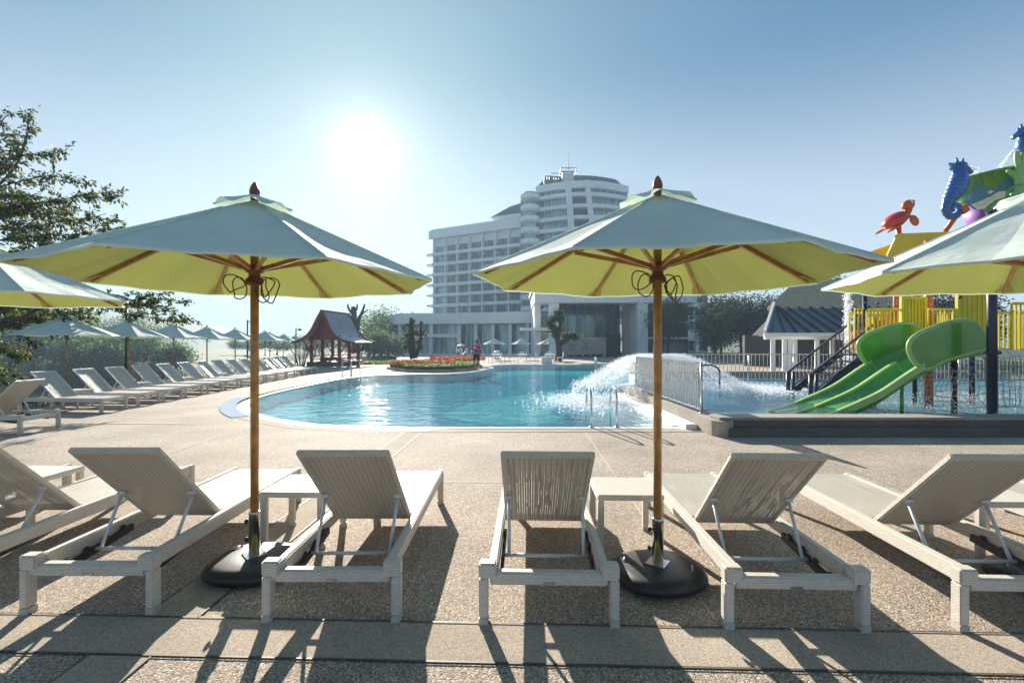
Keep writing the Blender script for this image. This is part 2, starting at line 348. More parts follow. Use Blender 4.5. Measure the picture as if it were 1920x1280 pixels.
MT = dict(
 agg=m_aggregate(), band=m_concrete('smooth_concrete', (.43,.365,.30)), joint=M('joint_dark', (.1,.08,.06)), jointl=M('joint_light', (.5,.46,.4)),
 coping=m_concrete('pool_coping', (.42,.355,.275)), stone=m_concrete('pale_stone', (.36,.33,.29), 60), dstone=m_concrete('dark_wet_stone', (.13,.125,.11), 60),
 white=M('white_paint', (.74,.75,.75), .5, var=.05), tilew=M('white_tile', (.75,.76,.76), .3, var=.05),
 weave=m_weave('rattan_weave'), weaveo=m_weave('open_rattan_weave', True, c=(.72,.66,.56)), strut=M('white_metal_tube', (.62,.63,.65), .35, var=.03),
 cap=M('foot_plastic', (.5,.48,.43), .5), black=M('black_plastic', (.018,.018,.02), .42, var=.3, scale=8, bump=.15, bscale=300), chrome=M('chrome', (.72,.70,.66), .18, 1, var=.04),
 steel=M('brushed_steel', (.55,.55,.55), .25, 1, var=.06), wood=M('varnished_teak', (.40,.195,.055), .32, var=.35, scale=14, coat=.3), woodd=M('dark_teak', (.20,.075,.03), .4, var=.4, scale=14),
 fab_sky=m_fabric('canopy_fabric_sky_tint', (.78,.88,.82), .30, (.56,.66,.56)), fab_bounce=m_fabric('canopy_under_bounce_tint', (.55,.55,.20), .58, (.58,.57,.20)),  # one fabric in two colours: sky tint painted outside, ground-bounce warmth painted underneath
 cord=M('cord', (.16,.07,.04), .8), navy=M('navy_metal', (.012,.015,.04), .35), dark=M('dark_metal', (.025,.028,.03), .45),
 yellow=M('yellow_plastic', (.62,.5,.015), .4, var=.1), green=M('green_fibreglass', (.08,.26,.03), .2, var=.18, scale=2.5, coat=.5), greenl=M('pale_green_edge', (.30,.48,.16), .35),
 orange=M('orange_metal', (.6,.12,.02), .4), red=M('red_paint', (.6,.03,.03), .35, coat=.4), rope=M('rope', (.5,.43,.34), .9),
 blue=M('blue_plastic', (.03,.13,.42), .3, var=.35, scale=3, coat=.4), purple=M('purple_plastic', (.22,.04,.38), .6),
 bark=M('bark', (.085,.06,.045), .9, var=.35, scale=9, bump=.8, bscale=20), darkbark=M('dark_bark', (.03,.026,.022), .9, var=.35, scale=9),
 hotel=M('white_render', (.80,.82,.82), .75, var=.06, scale=.3), hotelg=m_glass('hotel_glass', (.15,.27,.31)), hotelw=m_glass('window_glass', (.06,.095,.12)), curt=M('curtain', (.3,.37,.4), .8),
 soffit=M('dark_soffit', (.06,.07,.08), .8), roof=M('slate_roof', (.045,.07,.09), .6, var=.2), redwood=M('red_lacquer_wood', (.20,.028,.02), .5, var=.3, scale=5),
 roofg=M('grey_shingle', (.26,.28,.32), .28, var=.3, scale=4, bump=.4, bscale=8), thatch=M('thatch', (.46,.35,.22), .9, var=.4, scale=12, bump=.8, bscale=20),
 metalroof=M('standing_seam', (.10,.125,.14), .35, .3, var=.2, scale=2), grass=M('grass_ground', (.07,.1,.03), .9, var=.5, scale=5, bump=.7, bscale=12),
 flower=m_leaf('red_flowers', (.45,.12,.08), (.55,.28,.2), .15), lawn=m_leaf('clipped_groundcover', (.09,.14,.03), (.28,.32,.12), .35), hedge=m_leaf('dark_hedge', (.02,.04,.012), (.06,.09,.03), .25),
 leafn=m_leaf('leaf_near', (.014,.034,.010), (.24,.19,.03), .3, (.7,(.05,.08,.02))), leafd=m_leaf('leaf_dark', (.012,.024,.012), (.04,.06,.022), .2),
 leafm=m_leaf('leaf_mid', (.03,.06,.025), (.12,.17,.06), .4), leafs=m_leaf('leaf_shrub', (.02,.06,.015), (.38,.42,.22), .35),
 hill=M('wooded_hill', (.03,.05,.03), .9, var=.4, scale=.08), bank=M('river_bank', (.09,.1,.05), .9, var=.4, scale=.6),
 terrace=m_concrete('terrace_paving', (.42,.36,.32), 20, .1), skin=M('skin', (.45,.24,.16), .5), shirt=M('magenta_shirt', (.5,.03,.22), .8), shorts=M('dark_shorts', (.02,.02,.05), .8), hair=M('dark_hair', (.01,.008,.008), .6),
 water=m_water('pool_water', (.72,.95,.97), 2.4, .5, ax=.6, dist=.06, ior=1.25), river=m_water('river_water', (.55,.62,.55), .8, .3), splashw=m_water('splash_water', (.85,.97,1), 3.5, .8, dist=.06, lo=.05, ior=1.25),
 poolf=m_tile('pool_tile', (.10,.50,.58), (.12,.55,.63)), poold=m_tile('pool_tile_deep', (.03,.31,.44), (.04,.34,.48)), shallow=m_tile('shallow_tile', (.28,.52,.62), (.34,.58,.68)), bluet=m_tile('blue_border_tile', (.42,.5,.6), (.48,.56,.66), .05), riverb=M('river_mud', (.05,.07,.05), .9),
)
def m_foam():
    m, n, l, b = base('water_spray'); b.inputs['Base Color'].default_value = (.9,.93,.96,1); b.inputs['Roughness'].default_value = .35
    tl = n.new('ShaderNodeBsdfTranslucent'); tl.inputs[0].default_value = (.95,.97,1,1)
    mx = n.new('ShaderNodeMixShader'); mx.inputs[0].default_value = .6
    l.new(b.outputs[0], mx.inputs[1]); l.new(tl.outputs[0], mx.inputs[2]); l.new(mx.outputs[0], n['Material Output'].inputs['Surface'])
    return m
MT['foam'] = m_foam()
# ---------------------------------------------------------------- the setting
def S(name, mb, mat, **k): return tag(mb.build(name, mat, **k), kind='structure')
def smooth(a, b, x):
    t = max(0, min(1, (x-a)/(b-a))); return t*t*(3-2*t)
def bank_x(y): return -15.2-.27*(y-10)
def far_bank(x, y):                       # >0: land beyond the river on the left
    return min((y-60+.12*(x+50)), (-43-.3*(y-60)-x)*1.0)
def ground_h(x, y):
    if -11.5 < x < 21 and -5.5 < y < 37.0: return -2.2
    h = -.14 if y < 38 else -.14-.22*smooth(36, 46, y)
    bx = bank_x(y)
    if x < bx+2.6:
        k = smooth(bx+2.6, bx-2, x); low = -3.2
        fb = far_bank(x, y); low = -3.2+2.0*smooth(-2, 3, fb)
        h = h*(1-k)+low*k
    if y > 250: h += 34*smooth(250, 420, y)*(.55+.25*math.sin(x*.013+1)+.2*math.sin(x*.031))*(.55 if x < -150 else 1 if x < 0 else .9)
    if abs(x) > 170 and y > 40: h += 14*smooth(170, 300, abs(x))
    return h
def axis(lo, hi, brk):
    a = [lo]
    while a[-1] < hi:
        x = a[-1]; st = .8 if brk[0] < x < brk[1] else 3 if brk[0]-60 < x < brk[1]+60 else 12
        a.append(x+st)
    return a
xs = axis(-400, 400, (-30, 24)); ys = axis(-40, 460, (-8, 48))
mb = MB(); nx = len(xs)
mb.add([(x, y, ground_h(x, y)) for y in ys for x in xs], [(j*nx+i, j*nx+i+1, (j+1)*nx+i+1, (j+1)*nx+i) for j in range(len(ys)-1) for i in range(nx-1)], True)
S('ground', mb, MT['grass'], fix=False)
mb = MB(); mb.sheet([(-400,-40),(-15,-40),(-14,10),(-27,52),(-60,170),(-60,280),(-400,280)], -2.0)
S('river', mb, MT['river'], fix=False)
mb = MB(); mb.sheet([(-399,-39),(-12,-39),(-12,8),(-20,52),(-55,170),(-55,279),(-399,279)], -3.6)
S('river_bed', mb, MT['riverb'], fix=False)
# pool outline, built round from the foot of the divider wall
def arc(c, r, a0, a1, n=10): return [(c[0]+r*math.cos(R(a0+(a1-a0)*i/n)), c[1]+r*math.sin(R(a0+(a1-a0)*i/n))) for i in range(n+1)]
def spline(pts, n=5):
    o = []
    for i in range(len(pts)-1):
        p0 = V(pts[max(i-1,0)]); p1 = V(pts[i]); p2 = V(pts[i+1]); p3 = V(pts[min(i+2,len(pts)-1)])
        for k in range(n):
            t = k/n; q = .5*((2*p1)+(p2-p0)*t+(2*p0-5*p1+4*p2-p3)*t*t+(3*p1-p0-3*p2+p3)*t**3); o.append((q.x, q.y))
    o.append(tuple(pts[-1])); return o
def g2(px, py): q = G(px, py); return (q.x, q.y)
left = [(-1.2, 8.7), (-2.1, 8.72)]+[g2(*q) for q in [(620,796.5),(560,790.5),(512,782),(482,773),(469,764),(470,754),(490,744),(530,733),(590,720),(640,710),(690,703.5)]]
left = [(3.05, 8.7), (1, 8.7)]+spline(left, 4)
topl = spline([g2(690,703.5), g2(760,701.5), g2(840,700.5), g2(892,696.5), g2(912,692)], 3)[1:]+[(-1.1,30.5),(-1.6,32.6),(-1.0,34.6),(0,35.2)]
pool = left+topl+[(6.6,35.2),(6.6,22),(4.9,16.4),(3.05,14.4)]
def offset(poly, d):
    n = len(poly); o = []
    for i in range(n):
        a, b, c = V(poly[i-1]), V(poly[i]), V(poly[(i+1) % n])
        e1 = (b-a).normalized(); e2 = (c-b).normalized()
        nn = (V((e1.y,-e1.x))+V((e2.y,-e2.x)))
        if nn.length < 1e-4: nn = V((e1.y,-e1.x))
        nn.normalize(); k = 1/max(.4, nn.dot(V((e1.y,-e1.x)))); q = b+nn*d*k; o.append((q.x, q.y))
    return o
area = sum(pool[i-1][0]*pool[i][1]-pool[i][0]*pool[i-1][1] for i in range(len(pool)))
sg = 1 if area > 0 else -1
deck = [(-11.4,-5),(20.8,-5),(20.8,7.7),(3.7,7.7),(3.0,8.3),(2.9,8.55)]
deck_out = [(-11.4,-5.2),(20.8,-5.2),(20.8,37.2),(-13.9,37.2),(-11.4,12)]
hole = offset(pool, sg*.28)
mb = MB(); mb.sheet(deck_out, 0, [hole]); S('pool_deck', mb, MT['agg'], fix=False)
mb = MB(); k = len(deck_out)
mb.add([(x,y,0) for x,y in deck_out]+[(x,y,-.6) for x,y in deck_out], [(i,(i+1) % k,k+(i+1) % k,k+i) for i in range(k)]); S('deck_edge', mb, MT['stone'])
def ring(a, b, z, zb=None, closed=True):
    m_ = MB(); n = len(a); zb = z if zb is None else zb
    m_.add([(x,y,z) for x,y in a]+[(x,y,zb) for x,y in b], [(i,(i+1) % n,n+(i+1) % n,n+i) for i in range(n if closed else n-1)]); return m_
ring_c = offset(pool, sg*.50); ring_b = offset(pool, sg*.28); ring_a = offset(pool, sg*.17)
S('coping_band', ring(ring_b, ring_c, .004), MT['coping'], fix=False)
S('coping_joint', ring(ring_c, offset(pool, sg*.515), .0085), MT['joint'], fix=False)
S('gutter_floor', ring(ring_a, ring_b, -.03), MT['joint'], fix=False)
m_ = ring(pool, ring_a, .002)
n = len(pool)
m_.add([(x,y,.002) for x,y in pool]+[(x,y,-.42) for x,y in pool], [(i,(i+1) % n,n+(i+1) % n,n+i) for i in range(n)])
S('pool_wall', m_, MT['tilew'])
nl = len(left)+2
m_ = MB()
for (p, q) in zip(range(0, n), range(1, n)):
    a, b = V(ring_a[p]), V(ring_a[q]); c, d = V(ring_b[p]), V(ring_b[q])
    L = (b-a).length; ns = max(1, int(L/.035))
    if a.y > 12 or b.y > 12: continue
    for t in range(ns):
        u0, u1 = t/ns, (t+.55)/ns
        e = [a.lerp(b,u0), a.lerp(b,u1), c.lerp(d,u1), c.lerp(d,u0)]
        m_.add([(v.x,v.y,-.004) for v in e]+[(v.x,v.y,-.02) for v in e], [(0,1,2,3),(0,4,5,1),(2,6,7,3),(1,5,6,2),(3,7,4,0)])
tag(m_.build('gutter_grate', MT['tilew']), 'white slatted overflow grate along the near edge of the main pool', 'grate')
mb = MB(); mb.sheet(pool, -.035); S('pool_water', mb, MT['water'], fix=False)
mb = MB(); mb.sheet(offset(pool, sg*.02), -.40); S('pool_floor', mb, MT['poolf'], fix=False)
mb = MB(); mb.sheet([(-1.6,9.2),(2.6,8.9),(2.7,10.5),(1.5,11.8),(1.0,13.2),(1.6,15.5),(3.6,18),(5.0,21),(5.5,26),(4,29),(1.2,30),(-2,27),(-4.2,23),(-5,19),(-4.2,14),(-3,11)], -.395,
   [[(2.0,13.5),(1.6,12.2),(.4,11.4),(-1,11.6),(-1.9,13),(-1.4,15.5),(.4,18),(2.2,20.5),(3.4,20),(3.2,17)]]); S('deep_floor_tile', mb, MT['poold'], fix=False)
# blue tile border seen outside the pool's left end
bt_ = [q for q in left if q[0] < -4.4]
oa, ob = offset(pool, sg*.285), offset(pool, sg*.62)
ii = [i for i in range(len(pool)) if pool[i][0] < -5.2 and pool[i][1] < 14]
m_ = MB(); m_.add([(oa[i][0],oa[i][1],.0125) for i in ii]+[(ob[i][0],ob[i][1],.0125) for i in ii], [(j,j+1,len(ii)+j+1,len(ii)+j) for j in range(len(ii)-1)])
S('blue_border_tiles', m_, MT['bluet'], fix=False)
# smooth concrete bands set in the aggregate
def bandpoly(pts, z=.004): m_ = MB(); m_.sheet(pts, z); return m_
yb = lambda x, y0: y0-.0345*x*1.0
S('concrete_band', bandpoly([(-11,yb(-11,2.57)),(-11,yb(-11,2.25)),(20,yb(20,2.25)),(20,yb(20,2.57))]), MT['band'], fix=False)
S('concrete_band', bandpoly([(-2.03,yb(-2,2.575)),(-1.72,yb(-1.7,2.575)),(-1.53,8.08),(-1.83,8.1)]), MT['band'], fix=False)
S('concrete_band', bandpoly([(-2.2,-5),(-1.88,-5),(-1.73,yb(-1.7,2.245)),(-2.04,yb(-2,2.245))]), MT['band'], fix=False)
def strip(p, q, wd, mat, z=.0085):
    p, q = V(p), V(q); a = (q-p).normalized(); a = V((-a.y, a.x))*wd/2
    m_ = MB(); m_.sheet([tuple(p-a),tuple(p+a),tuple(q+a),tuple(q-a)], z); S('deck_joint', m_, mat, fix=False)
for y0 in (2.57, 2.25): strip((-11,yb(-11,y0)),(20,yb(20,y0)),.012,MT['joint'])
strip((-2.03,yb(-2,2.57)),(-1.83,8.1),.009,MT['joint']); strip((-1.72,yb(-1.7,2.57)),(-1.53,8.08),.009,MT['joint'])
strip((-2.2,-5),(-2.04,yb(-2,2.24)),.009,MT['joint']); strip((-1.88,-5),(-1.73,yb(-1.7,2.24)),.009,MT['joint'])
for x0, x1, mm in ((1.1,1.24,'jointl'),(3.95,4.08,'jointl'),(6.3,6.6,'jointl'),(-4.6,-4.75,'jointl'),(-7.4,-7.6,'jointl')): strip((x0,2.6),(x1,7.68 if x1 > 3 else 8.1),.012,MT[mm])
for y0 in (5.2,): strip((-11,yb(-11,y0)),(20,yb(20,y0)),.008,MT['joint'])
strip((-11.3,9.2),(-5.9,9.0),.05,MT['jointl']); strip((-11.2,14.5),(-9,14.3),.02,MT['joint'])
mb = MB(); mb.box(-1.72,-1.38,8.24,8.33,.0085,.016); tag(mb.build('drain_cover', MT['tilew']), 'small white skimmer lid in the coping at the near pool edge', 'cover')
mb = MB(); mb.sheet([(-9,37.1),(40,37.1),(44,58.5),(-14,58.5)], -.06); S('terrace', mb, MT['terrace'], fix=False)
# ---- splash pool on the right: low walls, water, floor
mb = MB(); mb.box(3.55,20.8,7.72,7.95,-.02,.146); mb.box(3.6,20.8,7.90,8.26,-.02,.30)
m_ = MB(); m_.box(3.5,20.8,7.72,7.88,-.02,.146)
lw = thing('low_wall', 'low grey stone wall with a step holding back the splash pool', 'wall', (0,0,0))
m_.build('step', MT['dstone'], lw, bevel=.01)
m_ = MB(); m_.box(3.45,20.8,7.88,8.26,-.02,.255); m_.build('wall_face', MT['dstone'], lw)
m_ = MB(); m_.box(3.4,20.8,7.865,8.28,.256,.30); m_.build('coping_slab', MT['stone'], lw, bevel=.008)
pier = [(3.27,14.6),(3.27,8.0)]+arc((3.455,7.93),.185,180,360,12)[1:]+[(3.64,14.6)]
m_ = MB(); m_.prism(pier, -.02, .25); tag(m_.build('divider_wall', MT['stone'], bevel=.012), 'pale stone divider wall with a rounded end between pool and splash pool', 'wall')
m_ = MB(); m_.box(3.06,3.265,8.45,14.3,-.4,.09); m_.box(2.9,3.05,8.72,14.3,-.4,.02); tag(m_.build('pool_ledge', MT['tilew'], bevel=.01), 'white tiled ledge running beside the divider wall', 'ledge')
mb = MB(); mb.sheet([(3.64,8.27),(20.7,8.27),(20.7,20),(5.3,20),(4.6,15.6),(3.64,14.5)], .262); S('splash_water', mb, MT['splashw'], fix=False)
mb = MB(); mb.sheet([(3.6,8.2),(20.75,8.2),(20.75,20.1),(5.2,20.1),(4.5,15.6),(3.6,14.5)], .02); S('splash_floor', mb, MT['shallow'], fix=False)
mb = MB(); mb.box(4.95,20.8,20.0,20.3,-.02,.36); tag(mb.build('rear_wall', MT['stone'], bevel=.01), 'low stone wall along the far side of the splash pool', 'wall')
m_ = MB(); m_.prism([(3.0,14.4),(3.64,14.45),(4.75,15.9),(5.3,20.0),(4.95,20.3),(4.4,16.3)], -.5, .27); tag(m_.build('curb_wall', MT['tilew'], bevel=.01), 'white curb wall curving away behind the water spray', 'wall')
# ---- flower island beside the pool
isl = spline([g2(742,694.5), g2(760,697.3), g2(820,698), g2(868,696), g2(896,692), (-2.2,33.2), (-4.5,34.4), (-7.2,33.6), (-7.7,29.5), g2(742,694.5)], 4)
isl = offset(isl[:-1], 0)
m_ = MB(); m_.prism(isl, .003, .14); S('island_kerb', m_, MT['coping'], bevel=.02)
cx = sum(p[0] for p in isl)/len(isl); cy = sum(p[1] for p in isl)/len(isl)
def shrink(k): return [(cx+(x-cx)*k, cy+(y-cy)*k) for x, y in isl]
m_ = MB(); m_.prism(shrink(.93), .1, .3); S('island_soil', m_, MT['grass'])
def inside(p, poly):
    c = False; j = len(poly)-1
    for i in range(len(poly)):
        if (poly[i][1] > p[1]) != (poly[j][1] > p[1]) and p[0] < (poly[j][0]-poly[i][0])*(p[1]-poly[i][1])/(poly[j][1]-poly[i][1])+poly[i][0]: c = not c
        j = i
    return c
def leafquad(mb, c, s, up=.3, asp=2.0, droop=0):
    d = V((random.gauss(0,1), random.gauss(0,1), random.gauss(0,1)*.6-droop)); d.normalize()
    n_ = V((random.gauss(0,1), random.gauss(0,1), random.gauss(0,1)+up)).cross(d)
    if n_.length < .01: return
    n_.normalize(); a = d*s; b = n_*s/asp
    mb.add([c-a*.5, c+b*.5, c+a*.5, c-b*.5], [(0,1,2,3)])
def tuft(name, mat, poly, z0, z1, N, s, label, cat, **k):
    mb = MB(); xs_ = [p[0] for p in poly]; ys_ = [p[1] for p in poly]; c = 0
    while c < N:
        p = (random.uniform(min(xs_),max(xs_)), random.uniform(min(ys_),max(ys_)))
        if not inside(p, poly): continue
        c += 1; leafquad(mb, V((p[0],p[1],random.uniform(z0,z1)+.03*math.sin(p[0]*5)*math.sin(p[1]*4))), s*random.uniform(.6,1.3), .1)
    o = mb.build(name, mat, fix=False); tag(o, label, cat, kind='stuff'); return o
sk = shrink(.92); fr_ = min(p[1] for p in sk)
tuft('groundcover', MT['lawn'], sk, .25, .42, 9000, .14, 'clipped pale green groundcover filling the island bed', 'groundcover')
tuft('clipped_hedge', MT['hedge'], [p for p in shrink(.94)], .12, .3, 5000, .12, 'dark clipped edging hedge round the rim of the island bed', 'hedge')
fl1 = [(-7.1,28.2),(-6.9,27.2),(-3.7,27.2),(-3.3,28.6),(-4.2,29.3),(-6.8,29.3)]
tuft('flower_bed', MT['flower'], fl1, .40, .55, 4200, .10, 'front bank of orange red flowers in the island bed', 'flowers')
fl2 = [(-5.5,31.2),(-1.9,31.0),(-1.8,32.8),(-5.5,33.4)]
tuft('flower_bed', MT['flower'], fl2, .45, .66, 3000, .11, 'rear strip of orange flowers near the bent tree', 'flowers')
# ---------------------------------------------------------------- loungers
LG = 'white woven loungers in the near row'
def make_lounger():
    t = thing('sun_lounger', 'x', 'sun lounger')
    f = MB()
    for s in (-1, 1): f.box(min(s*.275,s*.325),max(s*.275,s*.325),.072,1.905,.228,.318)
    f.box(-.315,.315,.012,.066,.212,.282); f.box(-.273,.273,1.915,1.965,.235,.30)
    for s in (-1, 1): f.box(min(s*.28,s*.374),max(s*.28,s*.374),-.002,.068,.25,.331)
    f.build('frame', MT['weave'], t, bevel=.008)
    for s in (-1, 1):
        for y0, y1, xo, zt in ((-.0,.064,.373,.249),(1.905,1.97,.328,.318)):
            x0, x1 = sorted((s*(xo-.048), s*xo))
            b = MB(); b.box(x0,x1,y0,y1,.04,zt); lg = b.build('leg', MT['weave'], t, bevel=.006)
            b = MB(); b.box(x0-.0015,x1+.0015,y0-.0015,y1+.0015,0.0,.04); b.build('foot_cap', MT['cap'], lg, bevel=.004)
    b = MB(); b.box(-.272,.272,.82,1.912,.285,.31); b.build('seat', MT['weaveo'], t)
    bk = MB(); hy, hz, ty, tz = .81, .275, .2, .865
    bk.beam((0,hy,hz),(0,ty,tz),.50,.014,up=(0,.7,.7)); o = bk.build('backrest', MT['weaveo'], t)
    e = MB(); e.M = None
    for s in (-1, 1): e.beam((s*.256,hy,hz),(s*.256,ty,tz),.024,.034,up=(0,.7,.7))
    e.beam((-.268,ty-.004,tz+.004),(.268,ty-.004,tz+.004),.036,.034,up=(0,.7,.7)); e.build('backrest_edge', MT['weave'], o, bevel=.007)
    q = MB()
    q.tube([(-.262,.36,.222),(.262,.36,.222)], .0115, 8)
    for s in (-1, 1): q.tube([(s*.225,.36,.222),(s*.235,.535,.512)], .0105, 8); q.tube([(s*.255,.53,.518),(s*.21,.53,.518)], .013, 8)
    q.build('support_bar', MT['strut'], t)
    for s in (-1, 1):
        r_ = MB(); r_.beam((s*.262,.12,.19),(s*.262,.66,.245),.018,.045)
        for k in range(4): r_.ball((s*.262,.16+k*.14,.205+k*.0145),(.011,.035,.04),8,6)
        r_.build('ratchet_rail', MT['black'], t)
    g = MB(); g.box(-.03,.03,.0055,.0118,.222,.233); g.build('name_plate', MT['steel'], t)
    return t
lo = make_lounger()
near = [(-4.68,2.78,0,'near row lounger cropped by the left photo edge beside a table'),
        (-3.45,2.76,0,'white woven lounger leftmost in the near row, cut by the frame edge'),
        (-2.353,2.65,0,'white woven lounger with raised back left of the left umbrella'),
        (-.976,2.58,.0,'white woven lounger just right of the left umbrella base'),
        (.196,2.545,-.035,'white woven lounger facing the pool left of the right umbrella base'),
        (1.49,2.50,-.035,'white woven lounger just right of the right umbrella base'),
        (2.70,2.475,-.04,'white woven lounger with sunlit side second from the right edge'),
        (4.05,2.40,-.04,'near row lounger at the right edge, only its foot end showing')]
for i, (x, y, rz, lab) in enumerate(near):
    if i == 0: continue
    o = lo if i == 1 else dup(lo)
    o.location = (x, y, 0); o.rotation_euler = (0,0,rz); o['label'] = lab; o['group'] = LG
o = dup(lo); o.location = (-4.68,2.78,0); o.rotation_euler = (0,0,0); o['label'] = 'near row lounger beyond the leftmost one, only its foot corner showing'; o['group'] = LG
o = dup(lo); o.location = (-8.15,8.32,0); o.rotation_euler = (0,0,R(92)); o['label'] = 'white lounger at the left edge turned away with its raised back towards the pool'; o['group'] = 'white loungers in the far row'
ordn = ['first','second','third','fourth','fifth','sixth','seventh','eighth','ninth','tenth','eleventh','twelfth','thirteenth','fourteenth','fifteenth']
yy = [10.76,11.9,12.95,13.98,15.05,16.15,17.2,18.3,19.4,20.5,21.6,22.7,23.8,24.9]
for i, y in enumerate(yy):
    o = dup(lo); xf = -8.9-.092*(y-10.76)
    o.location = (xf-1.97, y+.18, 0); o.rotation_euler = (0,0,R(-90-5)+random.uniform(-.03,.03))
    o['group'] = 'white loungers in the far row'
    o['label'] = '%s lounger from the near end of the far row by the river' % ordn[i]
# side tables
def make_table():
    t = thing('side_table', 'x', 'table')
    b = MB(); b.box(-.24,.24,-.24,.24,.375,.417); b.build('table_top', MT['weave'], t, bevel=.008)
    for sx in (-1,1):
        for sy in (-1,1):
            x0, x1 = sorted((sx*.19, sx*.235)); y0, y1 = sorted((sy*.19, sy*.235))
            b = MB(); b.box(x0,x1,y0,y1,.03,.374); lg = b.build('leg', MT['weave'], t, bevel=.005)
            b = MB(); b.box(x0-.001,x1+.001,y0-.001,y1+.001,0,.03); b.build('foot_cap', MT['cap'], lg)
    return t
tb = make_table()
TG = 'woven side tables'
for i, (x, y, s, lab) in enumerate([(-1.61,3.75,1,'white woven side table behind the left umbrella pole'),(.86,3.68,1,'white woven side table beside the right umbrella pole'),
    (3.46,3.53,1,'white woven side table at the right edge behind a lounger back'),(-4.05,4.05,1,'white woven side table at the far left of the near row'),
    (-10.4,11.5,.85,'first side table in the far row'),(-10.6,13.65,.85,'second side table in the far row'),(-10.8,15.8,.85,'third side table in the far row'),(-11.0,18.0,.85,'fourth side table in the far row')]):
    o = tb if i == 0 else dup(tb); o.location = (x, y, 0); o.scale = (s,s,1); o.rotation_euler = (0,0,-.03 if i < 4 else R(-5)); o['label'] = lab; o['group'] = TG
